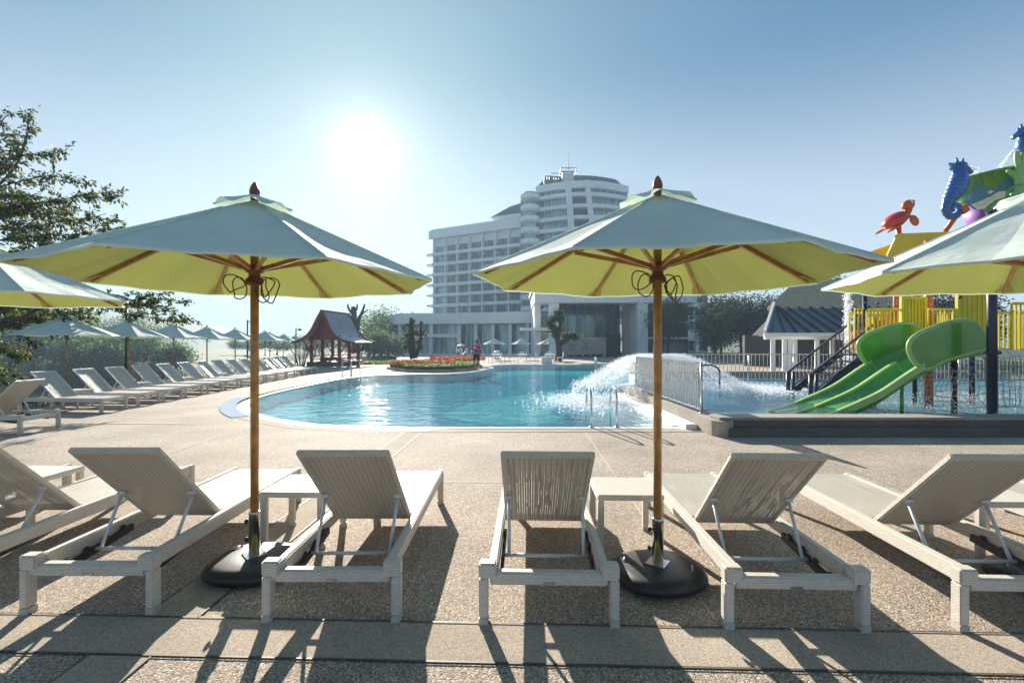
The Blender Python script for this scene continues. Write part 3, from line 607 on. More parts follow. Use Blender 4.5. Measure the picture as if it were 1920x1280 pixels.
# ---------------------------------------------------------------- umbrellas
def make_umbrella(r8=1.18, ztop=2.43, zr=1.92):
    t = thing('market_umbrella', 'x', 'umbrella')
    c = MB(); nr, nc = 10, 8
    def pt(u, k, fr, off=0):       # u 0..1 outwards, k panel, fr 0..1 across
        a0, a1 = R(45*k), R(45*(k+1))
        r0 = .05+(r8-.05)*u
        p = V((math.cos(a0),math.sin(a0),0)).lerp(V((math.cos(a1),math.sin(a1),0)), fr)*r0
        ss = math.sin(PI*fr)
        p *= 1-.028*ss*u*u
        z = ztop-(ztop-zr)*u-.026*ss*math.sin(PI*u)+.007*math.sin(u*11+k*2.3)*ss+.005*math.sin(fr*14+k)*ss*u
        return V((p.x, p.y, z-off))
    for off, mi in ((0,0),(.006,1)):  # inner shell added to carry the painted bounce colour
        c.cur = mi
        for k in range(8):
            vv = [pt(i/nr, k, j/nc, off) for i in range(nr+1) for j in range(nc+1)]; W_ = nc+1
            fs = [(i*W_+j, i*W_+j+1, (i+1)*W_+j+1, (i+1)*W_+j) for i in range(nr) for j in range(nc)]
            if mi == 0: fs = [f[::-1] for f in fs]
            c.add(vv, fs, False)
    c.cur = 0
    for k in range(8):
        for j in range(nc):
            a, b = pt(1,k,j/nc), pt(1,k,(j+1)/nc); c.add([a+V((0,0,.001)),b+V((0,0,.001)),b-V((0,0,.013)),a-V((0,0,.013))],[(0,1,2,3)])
    can = c.build('canopy', [MT['fab_sky'], MT['fab_bounce']], t, fix=False)
    s_ = MB()
    for k in range(8): s_.tube([pt(u,k,0)+V((0,0,.002)) for u in (.12,.4,.7,1)], .004, 5)
    s_.build('seam', MT['fab_sky'], can)
    v = MB(); nn = 64; vv = []
    for i, (r_, dz) in enumerate(((.03,.05),(.09,.022),(.16,-.014),(.235,-.055))):
        for j in range(nn):
            a = 2*PI*j/nn; ph = (a*8/(2*PI)) % 1; lift = .034*math.sin(PI*ph)**2*(i/3)**2
            vv.append(V((math.cos(a)*r_, math.sin(a)*r_, ztop+dz+lift)))
    v.add(vv, [(i*nn+j, i*nn+(j+1) % nn, (i+1)*nn+(j+1) % nn, (i+1)*nn+j) for i in range(3) for j in range(nn)], True)
    v.build('vent_cap', MT['fab_sky'], can, fix=False)
    p = MB(); p.tube([(0,0,.2),(0,0,ztop+.05)], .026, 16); p.build('pole', MT['wood'], t)
    fn = MB(); fn.lathe([(.016,ztop+.04),(.03,ztop+.055),(.033,ztop+.075),(.026,ztop+.105),(.012,ztop+.13),(.002,ztop+.14)], 16); fn.build('finial', MT['woodd'], t)
    h = MB(); h.lathe([(.03,1.885),(.046,1.89),(.046,1.93),(.036,1.945),(.036,1.965),(.056,1.975),(.056,2.015),(.03,2.02)], 16); h2 = MB(); h2.lathe([(.03,2.3),(.055,2.31),(.055,2.35),(.03,2.36)], 16); h.build('hub', MT['woodd'], t); h2.build('top_collar', MT['woodd'], t)
    for k in range(8):
        d = V((math.cos(R(45*k)), math.sin(R(45*k)), 0)); sl = (ztop-zr)/(r8-.05)
        z_at = lambda r_: ztop-sl*(r_-.05)-.028
        b = MB(); b.beam(d*.05+V((0,0,z_at(.05))), d*(r8-.07)+V((0,0,z_at(r8-.07))), .022, .03); rb = b.build('rib', MT['wood'], t, bevel=.004, seg=1)
        q = MB(); q.beam(d*.05+V((0,0,1.995)), d*.58+V((0,0,z_at(.58)-.02)), .02, .028); q.build('strut', MT['wood'], rb, bevel=.003, seg=1)
        pk = MB(); e = d*(r8-.05); pk.add([e+V((-d.y*.06,d.x*.06,z_at(r8)+.022)), e+V((d.y*.06,-d.x*.06,z_at(r8)+.022)), d*(r8-.16)+V((d.y*.03,-d.x*.03,z_at(r8-.16)-.004)), d*(r8-.16)+V((-d.y*.03,d.x*.03,z_at(r8-.16)-.004))], [(0,1,2,3)]); pk.build('rib_pocket', MT['fab_bounce'], rb)
    cd = MB()
    for k, (a, w_, hh) in enumerate(((0.2,.06,.16),(.5,.045,.13),(2.9,.05,.14),(3.2,.07,.11),(-.3,.035,.15))):
        pts = [V((.05*math.cos(a)+math.cos(a)*(w_+w_*math.cos(q*PI/8)), .05*math.sin(a)-.03+.01*math.sin(q), 1.93-hh/2+hh/2*math.sin(q*PI/8)+.02*(k % 2))) for q in range(16)]
        cd.tube([p_+V((.010*math.sin(2*PI*j_/16*2+k),.012*math.sin(2*PI*j_/16*3+k),.012*math.sin(2*PI*j_/16*2+k*2))) for j_, p_ in enumerate(pts)], .0042, 5, closed=True)
    for z in (1.9,1.91,1.92): cd.tube([(.05*math.cos(q*PI/6),.05*math.sin(q*PI/6),z+.006*math.sin(q)) for q in range(12)], .005, 5, closed=True)
    cd.build('pulley_cord', MT['cord'], t)
    sl_ = MB(); sl_.lathe([(.034,.10),(.034,.385),(.036,.388),(.036,.398),(.027,.40)], 24); sv = sl_.build('pole_sleeve', MT['chrome'], t)
    pl = MB(); pl.M = Matrix.Rotation(R(45),4,'Z'); pl.box(-.062,.062,-.062,.062,.112,.118); pl.build('base_plate', MT['chrome'], sv)
    for z in (.21,.33):
        kb = MB(); kb.tube([(-.03,0,z),(-.05,0,z)],.006,6); kb.ball((-.055,0,z),(.012,.017,.017),8,6); kb.build('knob', MT['black'], sv)
    bs = MB(); bs.lathe([(.20,.012),(.262,.018),(.285,.04),(.288,.058),(.283,.07),(.262,.094),(.22,.106),(.1,.111),(.01,.112)], 48, se=2.5, sy=.94)
    for k in range(4): bs.ball((.17*math.cos(R(45+90*k)),.17*math.sin(R(45+90*k)),.012),(.02,.02,.014),8,6)
    bo = bs.build('weighted_base', MT['black'], t)
    for s in (-1, 1):
        hd = MB(); hd.tube([(s*.18-.02,-s*.1-.035,.106),(s*.18-.01,-s*.1-.02,.118),(s*.18+.01,-s*.1+.02,.118),(s*.18+.02,-s*.1+.035,.106)], .005, 6); hd.build('handle', MT['steel'], bo)
    return t
um = make_umbrella()
UG = 'market umbrellas on the near deck'
for i, (x, y, z, a, lab) in enumerate([(-1.70,3.17,0,358,'large pale aqua umbrella with wooden pole, left one of the two front umbrellas'),
     (.925,3.05,0,11,'large pale aqua umbrella with wooden pole in front of the hotel tower'),
     (3.32,2.98,0,9,'pale aqua umbrella cut by the right photo edge below the water play'),
     (-4.9,4.35,0,17,'umbrella cut by the left photo edge behind the left front umbrella')]):
    o = um if i == 0 else dup(um); o.location = (x,y,z); o.rotation_euler = (0,0,R(a)); o['label'] = lab; o['group'] = UG
far_u = [(125,13.3,-.12),(240,16.2,-.12),(325,18.6,-.12),(388,22,-.12),(441,25.3,-.12),(497,29,-.14),(506,33,-.14),(532,37,-.16),(553,41,-.2)]
for i, (px, d, z) in enumerate(far_u):
    o = dup(um); o.location = ((px-960)/F*d, d, z-.06); o.rotation_euler = (0,0,R(4+i*2)); o['group'] = 'umbrellas in the row along the river'
    o['label'] = '%s pale umbrella from the near end of the riverside row' % ordn[i]
for i, (px, d, lab) in enumerate([(927,48,'white umbrella nearest the person on the hotel terrace'),(977,48,'middle white umbrella on the hotel terrace'),(1029,46,'white umbrella in front of the dark twisted tree')]):
    o = dup(um); o.location = ((px-960)/F*d, d, -.42); o.rotation_euler = (0,0,R(20*i)); o['label'] = lab; o['group'] = 'umbrellas on the hotel terrace'
for i, px in enumerate((729,741,753)):
    o = dup(um); o.location = ((px-960)/F*68, 68+i, -1.2); o['label'] = '%s small hazy umbrella beyond the island bed' % ('left','middle','right')[i]; o['group'] = 'small umbrellas beyond the island'
# ---------------------------------------------------------------- pool ladders, fences
def hoop(x, y, mat, name, label, w_=.46, h=.70, rz=0, reach=.62):
    t = thing(name, label, 'ladder', (x,y,0), rz)
    for s in (0, 1):
        q = MB(); xx = s*w_
        pts = [(xx,-.10,.0),(xx,-.10,h-.18)]+[(xx,-.10+reach/2*(1-math.cos(R(a)))*.9, h-.18+.18*math.sin(R(a))) for a in range(15,180,15)]+[(xx,-.10+reach*.9,h-.22),(xx,-.04+reach*.9,-.36)]
        q.tube(pts, .019, 10); r_ = q.build('handrail', mat, t)
        f = MB(); f.lathe([(.045,.003),(.045,.012),(.03,.02),(.02,.03)], 16, (xx,-.10,0)); f.build('flange', mat, r_)
    for k in range(2):
        q = MB(); q.box(.02,w_-.02,-.12+reach*.9,-.02+reach*.9,-.16-.14*k,-.13-.14*k); q.build('tread', MT['tilew'], t)
    return t
hoop(1.43, 8.75, MT['steel'], 'pool_ladder', 'steel pool ladder at the near edge right of centre', h=.70)
hoop(-7.6, 21.7, MT['steel'], 'pool_ladder', 'arched steel pool ladder on the far left bank by the pavilion', h=.80, rz=R(-25), w_=.5)
def bar_fence(name, label, a, b, z0, z1, sp, mat, r_=.0085, posts=3, pr=.022):
    a, b = V((*a,0)), V((*b,0)); L = (b-a).length; t = thing(name, label, 'fence', (a.x,a.y,z0), math.atan2((b-a).y,(b-a).x))
    H = z1-z0
    q = MB(); q.beam((0,0,H-.02),(L,0,H-.02),.04,.035); q.beam((0,0,.07),(L,0,.07),.03,.025); q.build('rail', mat, t)
    q = MB(); n_ = int(L/sp)
    for i in range(1, n_): q.beam((i*L/n_,0,.08),(i*L/n_,0,H-.035),r_*2,r_*2)
    q.build('bars', mat, t)
    for i in range(posts):
        q = MB(); x = L*i/(posts-1); q.tube([(x,0,0),(x,0,H)], pr, 10); q.lathe([(pr*2,0),(pr*2,.01),(pr*1.2,.02)],12,(x,0,0)); q.build('post', mat, t)
    return t
bar_fence('steel_fence', 'steel bar fence on the divider wall running towards the spray', (3.42,8.66), (3.40,13.2), .25, 1.17, .085, MT['steel'])
bar_fence('steel_fence', 'long steel bar fence along the back of the splash pool', (5.0,16.2), (12.4,16.0), .26, 1.18, .13, MT['steel'], posts=6)
bar_fence('steel_fence', 'steel bar fence behind the play structure at the right edge', (12.6,16.0), (19.5,16.0), .26, 1.18, .13, MT['steel'], posts=4)
# ---------------------------------------------------------------- hotel
ht = thing('hotel_building', 'long white hotel wing with stacked balconies behind the podium', 'building', (2, 125, -.3), math.atan2(15, -27))
b = MB(); b.box(-3, 28.0, -15, -.6, 0, 33.2); b.build('wall', MT['hotel'], ht)
b = MB(); b.box(-3, 29.2, -16, 1.0, 32.0, 34.3); b.box(-3, 28.6, -15.5, .7, 34.3, 34.7); b.build('roof', MT['hotel'], ht)
FL = [10.3+2.95*k for k in range(7)]
tt = [.038+.1334*k for k in range(6)]
pr = MB()
for t in tt+[.705+.1334]: pr.box(t*30.9+1.75, t*30.9+2.15, -.6, .55, 8.3, 32)
pr.box(-3,-1.6,-.6,.6,8.3,32); pr.build('pier', MT['hotel'], ht)
win0 = None
for k, z in enumerate(FL):
    b = MB(); b.box(-3, 28.2, -.6, .95, z-.95, z-.02); b.build('balcony_band', MT['hotel'], ht, bevel=.06, seg=1)
    b = MB(); n_ = 9
    pts = [(27.6,-4.5),(27.6,.4),(29.6,.5),(31.2,-.4),(31.9,-2),(31.2,-3.6),(29.6,-4.5)]
    lo_ = [((x-28.5)*.72+28.2, (y+2)*.6-2) for x, y in pts]
    b.add([(x,y,z-.95) for x,y in lo_]+[(x,y,z-.45) for x,y in pts]+[(x,y,z-.1) for x,y in pts], [tuple(range(6,-1,-1)), tuple(range(14,21))]+[(i,(i+1)%7,7+(i+1)%7,7+i) for i in range(7)]+[(7+i,7+(i+1)%7,14+(i+1)%7,14+i) for i in range(7)])
    b.build('end_balcony', MT['hotel'], ht)
    for j, t in enumerate(tt):
        if win0 is None:
            q = MB(); q.box(-1.5,1.5,-.62,-.5,.0,1.85); win0 = q.build('window', MT['hotelw'], ht)
            q = MB()
            for x in (-1.5,-.5,.5,1.47): q.box(x-.04,x+.04,-.5,-.42,0,1.85)
            q.box(-1.5,1.5,-.5,-.42,1.78,1.85); q.box(-1.55,1.55,.55,.62,.45,.52)
            q.build('frame', MT['dark'], win0)
            q = MB(); q.box(-1.4,-.7,-.5,-.47,0,1.8); q.build('curtain', MT['curt'], win0); q = MB(); q.box(.9,1.4,-.5,-.47,0,1.8); q.build('curtain', MT['curt'], win0)
            o = win0
        else: o = dup(win0, ht)
        o.location = (t*30.9, 0, z)
        for ch in o.children:
            if ch.name.startswith('curtain'): ch.location.x = random.uniform(-.06,.5) if ch.data.vertices[0].co.x < 0 else random.uniform(-.6,.05)
    q = MB(); q.box(24.6,27.9,-.62,-.5,z,z+1.85); q.build('corner_glass', MT['hotelg'], ht)
    q = MB(); q.box(24.6,28.05,.5,.56,z+.55,z+.62); q.build('railing', MT['dark'], ht)
b = MB()
b.add([(x,y,z) for x,y,z in [(-1,-9,36.2),(8.2,-9,36.2),(9.6,-1,36.2),(-1,-1,36.2),(-1,-8,40.2),(4.6,-8,39.3),(5.2,-4,39.3),(-1,-4,40.2)]], [(0,1,2,3),(4,5,6,7),(0,1,5,4),(1,2,6,5),(2,3,7,6),(3,0,4,7)]); b.build('upper_roof', MT['roof'], ht)
b = MB(); b.box(-1,8.6,-9.5,-.7,35.2,36.15); b.box(-1,7,-8,-2,33,35.2); b.build('penthouse', MT['hotel'], ht)
# tower
tw = thing('hotel_tower', 'rounded white hotel tower with balcony tiers and dark rooftop', 'building', (0, 0, -.3))
def tower_poly(k, off=0, s0=0, s1=1, n=16):
    xl = 6.0; xr = 29.2+.62*k; o = []
    for i in range(n+1):
        s = s0+(s1-s0)*i/n
        o.append((xl+(xr-xl)*s+off*math.cos(PI*(1-s))*.0, 121-5.2*math.sin(PI*(.06+.88*s))+off+.35*k*-.2))
    return o
NT = 12
for k in range(NT):
    zt = 41.3-2.78*k
    p = tower_poly(k); b = MB(); b.prism(p+[(p[-1][0]-1,136),(7.5,136)], zt-(1.75 if k == 0 else .95), zt); b.build('balcony_tier', MT['hotel'], tw, bevel=.05, seg=1)
    p2 = tower_poly(k, 1.5); b = MB(); b.prism(p2+[(p2[-1][0]-2,135.5),(8,135.5)], zt-2.78, zt-.95, bottom=False); b.build('glass_wall', MT['hotelg'], tw)
    for s0 in (.09,.16,.23,.6,.68,.76,.84,.92):
        pp = tower_poly(k, 1.42, s0, s0+.004, 1); b = MB(); b.beam((pp[0][0],pp[0][1],zt-2.75),(pp[0][0],pp[0][1],zt-.96),.10,.1); b.build('mullion', MT['hotel'], tw)
    for (a0, a1) in ((.43,.52),):
        pp = tower_poly(k, -.12+1.3, .375, .5, 2); b = MB(); b.prism([(pp[0][0],pp[0][1]-.1),(pp[2][0],pp[2][1]-.1),(pp[2][0],pp[2][1]+.15),(pp[0][0],pp[0][1]+.15)], zt-2.5, zt-1.3); b.build('window', MT['dark'], tw)
for (sa, wd_) in ((.325,.055),(.52,.05)):
    b = MB()
    for k in range(NT):
        zt = 41.3-2.78*k; a = tower_poly(k, -.18, sa-wd_/2, sa+wd_/2, 2); c = tower_poly(k+1, -.18, sa-wd_/2, sa+wd_/2, 2)
        if k == 0: zt += .0
        n_ = 3
        vv = [(x,y,zt) for x,y in a]+[(x,y,zt-2.78) for x,y in c]+[(x,y+2,zt) for x,y in a]+[(x,y+2,zt-2.78) for x,y in c]
        b.add(vv, [(0,1,4,3),(1,2,5,4),(0,3,9,6),(2,8,11,5)])
    b.build('slanted_pier', MT['hotel'], tw)
for k in range(11):
    b = MB(); zt = 39.0-2.78*k
    b.lathe([(1.7,zt-1.6),(2.45,zt-1.2),(2.45,zt-.15),(2.3,zt-.1)], 8, (4.6,119.5,0), sm=False); b.build('corner_balcony', MT['hotel'], tw)
b = MB(); b.lathe([(1.8,6),(1.8,39.6)], 8, (4.6,120.3,0), sm=False); b.box(2.2,4.2,120.5,124,0,38.8); b.build('corner_shaft', MT['hotelg'], tw)
b = MB(); p = tower_poly(0, 2.2); q_ = [(17+(x-17)*.80, 128+(y-128)*.7) for x, y in p]
n_ = len(p); b.add([(x,y,41.35) for x,y in p]+[(27,134,41.35),(9,134,41.35)]+[(x,y,44.3) for x,y in q_]+[(25,131,44.3),(11,131,44.3)], [(i,(i+1)%(n_+2),n_+2+(i+1)%(n_+2),n_+2+i) for i in range(n_+2)]+[tuple(range(n_+2,2*n_+4))])
b.build('roof', MT['roof'], tw)
b = MB()
for (x0,x1,z0,z1) in ((8.0,9.6,41.3,43.2),(9.6,12.0,41.3,43.9),(12.0,15.8,41.3,45.2)):
    for x in (x0,x1): b.beam((x,118.4,z0),(x,118.4,z1),.14,.14); b.beam((x,121,z0),(x,121,z1),.14,.14)
    for y in (118.4,121): b.beam((x0,y,z1),(x1,y,z1),.14,.14); b.beam((x0,y,z1-.8),(x1,y,z1-.8),.1,.1)
b.build('rooftop_frame', MT['dark'], tw)
b = MB(); b.box(12.4,15.3,119,120.6,42.2,44.3); b.build('vent_box', MT['strut'], tw)
for k in range(7):
    b = MB(); b.lathe([(.18,41.3),(.25,42.5),(.05,43.2)],8,(8.3+k*.55,118.2,0)); b.build('rooftop_pot', MT['dark'], tw)
b = MB(); b.tube([(14.1,120,44),(14.1,120,50)],[.12,.03],6); b.tube([(14.5,120,44),(14.5,120,47)],[.06,.02],5); b.build('antenna', MT['strut'], tw)
# right wing behind the trees
rw = thing('hotel_annex', 'lower white hotel annex seen right of the right umbrella pole', 'building', (0,0,-.3))
b = MB(); b.box(26,41,100.5,112,0,12.6); b.build('wall', MT['hotel'], rw)
for k, (z, xr) in enumerate(((3.1,47),(7.0,44.5),(10.0,42.5),(13.0,41.5))):
    b = MB(); b.prism([(25,99.2),(xr-2,98.4),(xr,100),(xr,111),(25,112)], z-.6 if k != 1 else z-.6, z+.7 if k == 1 else z+.3); b.build('floor_band', MT['hotel'], rw, bevel=.05, seg=1)
    for j in range(5):
        q = MB(); q.box(26.6+j*2.95,29.0+j*2.95,100.28,100.46,z-2.6+(.4 if k == 1 else 0),z-.65); q.build('window', MT['hotelw'], rw)
for j in range(5):
    q = MB(); q.box(27+j*3.6,27.8+j*3.6,98.8,99.6,0,2.45); q.build('column', MT['hotel'], rw)
# podium
pd = thing('hotel_podium', 'white podium with tall glass bays below the hotel wing', 'building', (0,0,-.45))
outl = [(-19.5,80),(-17.8,76),(-12.6,75),(-8.2,74.6),(3.2,71.5),(3.2,95),(-19.5,95)]
b = MB(); b.prism([(x*1.02,y+(-.9 if y < 90 else 0)) for x,y in outl], 5.05, 6.75); b.build('roof_band', MT['hotel'], pd, bevel=.05, seg=1)
b = MB(); b.prism([(x,y+1.4) for x,y in outl], 0, 5.04, bottom=False); b.build('glass_wall', MT['hotelg'], pd)
b = MB(); b.prism([(-19.7,79.7),(-17.9,75.6),(-12.7,74.5),(-8.4,74.2),(-8.4,77),(-19.7,82)], 3.0, 3.5); b.build('mid_slab', MT['hotel'], pd)
b = MB(); b.prism([(-19.7,79.7),(-17.9,75.6),(-12.7,74.5),(3.2,71.2),(3.2,77),(-19.7,82)], 0, .5); b.build('plinth', MT['hotel'], pd)
for x, y in ((-17.8,76.2),(-12.6,75.1),(-8.2,74.8),(-5.6,74.1),(-2.9,73.4),(-.3,72.6),(2.3,71.9)):
    b = MB(); b.box(x-.25,x+.25,y-.3,y+.5,.5,5.04); b.build('column', MT['hotel'], pd)
for x, y in ((-16.8,77.2),(-15.8,77.05),(-14.8,76.85),(-13.8,76.6),(-11.6,76.3),(-10.7,76.2),(-9.8,76.1),(-9,76.05),(-7.2,75.8),(-6.4,75.5),(-4.6,75.1),(-3.8,74.85),(-1.9,74.4),(-1.1,74.2),(.8,73.7),(1.5,73.5)):
    b = MB(); b.box(x-.05,x+.05,y-.1,y+.1,.5,5.04); b.build('mullion', MT['hotel'], pd)
for j in range(6):
    q = MB(); q.box(-16.9+j*.75,-16.4+j*.75,76.9-j*.11,77-j*.11,3.6,5.0); q.build('curtain', MT['curt'], pd)
# portico
pt_ = thing('entrance_portico', 'tall white portico with square columns and a glass lobby behind', 'building', (0,0,-.45))
b = MB(); b.box(2.7,22,57,59,6.85,8.6); b.box(2.7,4.2,59,72,6.85,8.6); b.box(16.3,22,59,72,6.85,8.6); b.build('beam', MT['hotel'], pt_, bevel=.04, seg=1)
b = MB(); b.box(2.5,22.3,56.6,72,8.6,9.1); b.build('roof', MT['hotel'], pt_)
b = MB(); b.box(4.25,16.25,59.05,71.9,8.2,8.5); b.build('ceiling', MT['soffit'], pt_)
b = MB(); b.box(8.7,10.6,59.05,71.8,7.9,8.15); b.box(4.25,8.65,64,64.8,7.95,8.18); b.box(10.65,16.25,64,64.8,7.95,8.18); b.build('ceiling_beam', MT['hotel'], pt_)
for x0, x1, y in ((4.45,5.6,57.2),(15.0,16.2,57.2),(15.2,16.2,61.5),(15.3,16.3,65.2)):
    q = MB(); q.box(x0,x1,y,y+1.2,0,6.84); q.build('column', MT['hotel'], pt_)
q = MB(); q.box(5.4,15.4,68.6,69,2.87,7.85); q.build('lobby_glass', MT['hotelg'], pt_)
for j in range(8): q = MB(); q.box(5.4+j*1.27,5.47+j*1.27,68.45,68.59,2.87,7.85); q.build('mullion', MT['strut'], pt_)
q = MB(); q.box(4.3,13.2,67.2,68.44,0,2.83); q.build('lobby_wall', MT['hotel'], pt_)
q = MB(); q.box(8.0,10.5,67.12,67.19,1.15,2.05); q.build('slot_window', MT['hotelw'], pt_)
q = MB(); q.box(13.25,15.3,67.6,68.2,0,3.4); q.build('doorway', MT['soffit'], pt_)
q = MB(); q.box(16.5,22,60,72,0,6.84); q.build('side_block', MT['hotelw'], pt_)
for z in (2.6,4.6): q = MB(); q.box(16.4,22.1,59.8,60,z,z+.22); q.build('transom', MT['hotel'], pt_)
q = MB(); q.box(2.8,3.6,60,72,0,6.84); q.build('side_wall', MT['hotel'], pt_)
q = MB(); q.box(1.0,4.4,58.2,60.5,3.6,3.95); q.build('canopy_slab', MT['hotel'], pt_)
# red thai-style pavilion
gz = thing('garden_pavilion', 'red timber pavilion with a steep curved grey shingle roof by the water', 'pavilion', (-12.55, 34.2, -.1), R(-9)); gz.scale = (.66,.66,.74)
gw, gd = 1.55, 2.1
def roofsec(s):                  # s 0 eave .. 1 ridge -> (x half-width, z)
    return (3.0*(1-s)**1.0*(1-.30*math.sin(PI*s)), 2.35+2.85*(s**1.35))
b = MB(); n_ = 12; th = .09
for sgn in (-1, 1):
    vv = []
    for i in range(n_+1):
        x, z = roofsec(i/n_)
        yf = gd+.9-.75*(i/n_)*.3
        vv += [(sgn*x,-yf,z),(sgn*x,yf,z),(sgn*x,-yf,z-th),(sgn*x,yf,z-th)]
    fs = []
    for i in range(n_):
        a = i*4; c = a+4; fs += [(a,a+1,c+1,c),(a+2,c+2,c+3,a+3),(a,c,c+2,a+2),(a+1,a+3,c+3,c+1)]
    b.add(vv, fs)
rf = b.build('roof', MT['roofg'], gz)
b = MB()
for sy in (-1, 1):
    for sgn in (-1, 1):
        for i in range(n_):
            x, z = roofsec(i/n_); x2, z2 = roofsec((i+1)/n_); yf = sy*(gd+.93-.22*(i/n_)); b.beam((sgn*x,yf,z-.02),(sgn*x2,yf-sy*.02,z2-.02),.07,.26)
        b.tube([(sgn*3.0,sy*(gd+.95),2.35),(sgn*3.2,sy*(gd+1.0),2.3),(sgn*3.4,sy*(gd+1.05),2.42)],[.1,.08,.03],6)
b.beam((0,-gd-.9,5.22),(0,gd+.9,5.22),.16,.14); b.build('bargeboard', MT['redwood'], rf)
for sy in (-1, 1):
    b = MB()
    pts = [(-roofsec(s)[0]+.02, roofsec(s)[1]-.06) for s in (.18,.3,.45,.6,.8,1)]+[(roofsec(s)[0]-.02, roofsec(s)[1]-.06) for s in (.8,.6,.45,.3,.18)]
    b.prism([(x,z) for x,z in pts], min(sy*(gd-.1),sy*(gd)), max(sy*(gd-.1),sy*gd), ax='y')
    b.build('gable_panel', MT['redwood'], gz)
for sx in (-1,1):
    for y in (-gd,0,gd):
        q = MB(); q.box(sx*gw-.13,sx*gw+.13,y-.13,y+.13,.55,2.95); q.build('post', MT['redwood'], gz)
        q = MB(); q.tube([(sx*(gw+.1),y,1.35),(sx*(gw+.45),y,1.75),(sx*(gw+.95),y,2.5)],.06,6); q.build('bracket', MT['redwood'], gz)
q = MB(); q.box(-gw-.35,gw+.35,-gd-.35,gd+.35,0,.5); q.build('plinth', MT['dstone'], gz)
q = MB(); q.box(-gw-.3,gw+.3,-gd-.3,gd+.3,.5,.56); q.build('floor', MT['redwood'], gz)
q = MB()
for sx in (-1,1):
    q.beam((sx*gw,-gd,1.1),(sx*gw,gd,1.1),.07,.07); q.beam((sx*gw,-gd,.75),(sx*gw,gd,.75),.05,.05)
    for k in range(20): q.beam((sx*gw,-gd+k*.21,.56),(sx*gw,-gd+k*.21,1.1),.035,.035)
for k in range(14): q.beam((-gw+k*.22,gd,.56),(-gw+k*.22,gd,1.1),.035,.035)
q.beam((-gw,gd,1.1),(gw,gd,1.1),.07,.07); q.build('railing', MT['redwood'], gz)
q = MB(); q.beam((-gw,-gd,2.9),(gw,-gd,2.9),.14,.2); q.beam((-gw,gd,2.9),(gw,gd,2.9),.14,.2); q.beam((-gw,-gd,2.7),(-gw,gd,2.7),.14,.2); q.beam((gw,-gd,2.7),(gw,gd,2.7),.14,.2); q.build('tie_beam', MT['redwood'], gz)
for sx in (-1, 1): q = MB(); q.box(sx*.9-.25,sx*.9+.25,-1.2,1.2,.56,.95); q.build('bench', MT['redwood'], gz)
# ---------------------------------------------------------------- trees
def curve(pts, n=6):
    pts = [V(p) for p in pts]; o = []
    for i in range(len(pts)-1):
        p0 = pts[max(i-1,0)]; p1 = pts[i]; p2 = pts[i+1]; p3 = pts[min(i+2,len(pts)-1)]
        for k in range(n):
            t = k/n; o.append(.5*((2*p1)+(p2-p0)*t+(2*p0-5*p1+4*p2-p3)*t*t+(3*p1-p0-3*p2+p3)*t**3))
    o.append(pts[-1]); return o
def taper(mb, pts, r0, r1, n=7):
    k = len(pts); mb.tube(pts, [r0+(r1-r0)*i/(k-1) for i in range(k)], n)
def leaf(mb, p, d, s, w_=.42):
    d = d.normalized(); n_ = d.cross(V((random.gauss(0,1),random.gauss(0,1),random.gauss(0,.6)+.6)))
    if n_.length < .01: return
    n_.normalize(); a = d*s; b = n_*s*w_*.5; u = d.cross(n_)*s*.12
    mb.add([p, p+a*.45+b-u, p+a, p+a*.45-b-u, p+a*.5], [(0,1,4),(1,2,4),(2,3,4),(3,0,4)])
def rv(s=1): return V((random.gauss(0,s), random.gauss(0,s), random.gauss(0,s)))
def spray(lb, wb, pts, wid, dens, s, r0=.03, gravity=.5):
    pts = curve(pts); taper(wb, pts, r0, .006, 5); tot = len(pts)
    for i in range(1, tot):
        u = i/tot; seg = (pts[i]-pts[i-1]); L = seg.length; tdir = seg.normalized()
        m_ = int(L*dens)+(1 if random.random() < (L*dens) % 1 else 0)
        for _ in range(m_):
            p = pts[i-1]+seg*random.random(); d = (tdir*.8+rv(.75)); d.z = d.z*.8+.1; d.normalize()
            ln = wid*(1-.55*u)*random.uniform(.4,1.15); q = p+d*ln+V((0,0,-.05*ln))
            mid = p.lerp(q,.5)+rv(.03); wb.tube([p,mid,q],[.005,.004,.002],3)
            nl = int(ln/s*5.0)+2
            for k in range(nl):
                t = (k+random.random())/nl; pp = (p.lerp(mid,t*2) if t < .5 else mid.lerp(q,t*2-1))+rv(s*.25)
                dd = d*.7+rv(.6)+V((0,0,-gravity)); leaf(lb, pp, dd, s*random.uniform(.6,1.25))
D = 13.0
def PX(*q): return [P(a, b_, D+(c if len(q_) > 2 else 0)) for q_ in q for a, b_, c in [(q_[0], q_[1], q_[2] if len(q_) > 2 else 0)]]
tr = thing('riverside_tree', 'large leafy tree with drooping yellow green leaves at the left edge', 'tree', (-15.6, 13.6, -.3))
wb, lb = MB(), MB(); off = V(tr.location)
wb.M = Matrix.Translation(-off); lb.M = Matrix.Translation(-off)
trunk = curve([V((-15.6,13.6,-.4)), V((-15.4,13.5,1.6)), V((-15.0,13.4,3.2)), V((-14.6,13.4,5.0)), V((-14.3,13.3,6.6))]); taper(wb, trunk, .3, .07, 10)
limbs = [([(-80,640,.2),(0,606,0),(35,598,-.2),(70,580,0),(110,560,.2)],.10,.022),([(-70,590,0),(60,560,.6),(180,548,.8),(270,570,.8)],.07,.012),
         ([(-40,520,.2),(20,500,0),(80,470,-.1),(150,440,-.2)],.06,.012),([(-30,420,.3),(30,400,.2),(90,380,0)],.05,.01),([(-20,360,.2),(15,330,0),(40,290,0),(55,240,.1)],.045,.01)]
for pts, r0, r1 in limbs: taper(wb, curve([P(a,b_,D+c) for a,b_,c in pts]), r0, r1, 7)
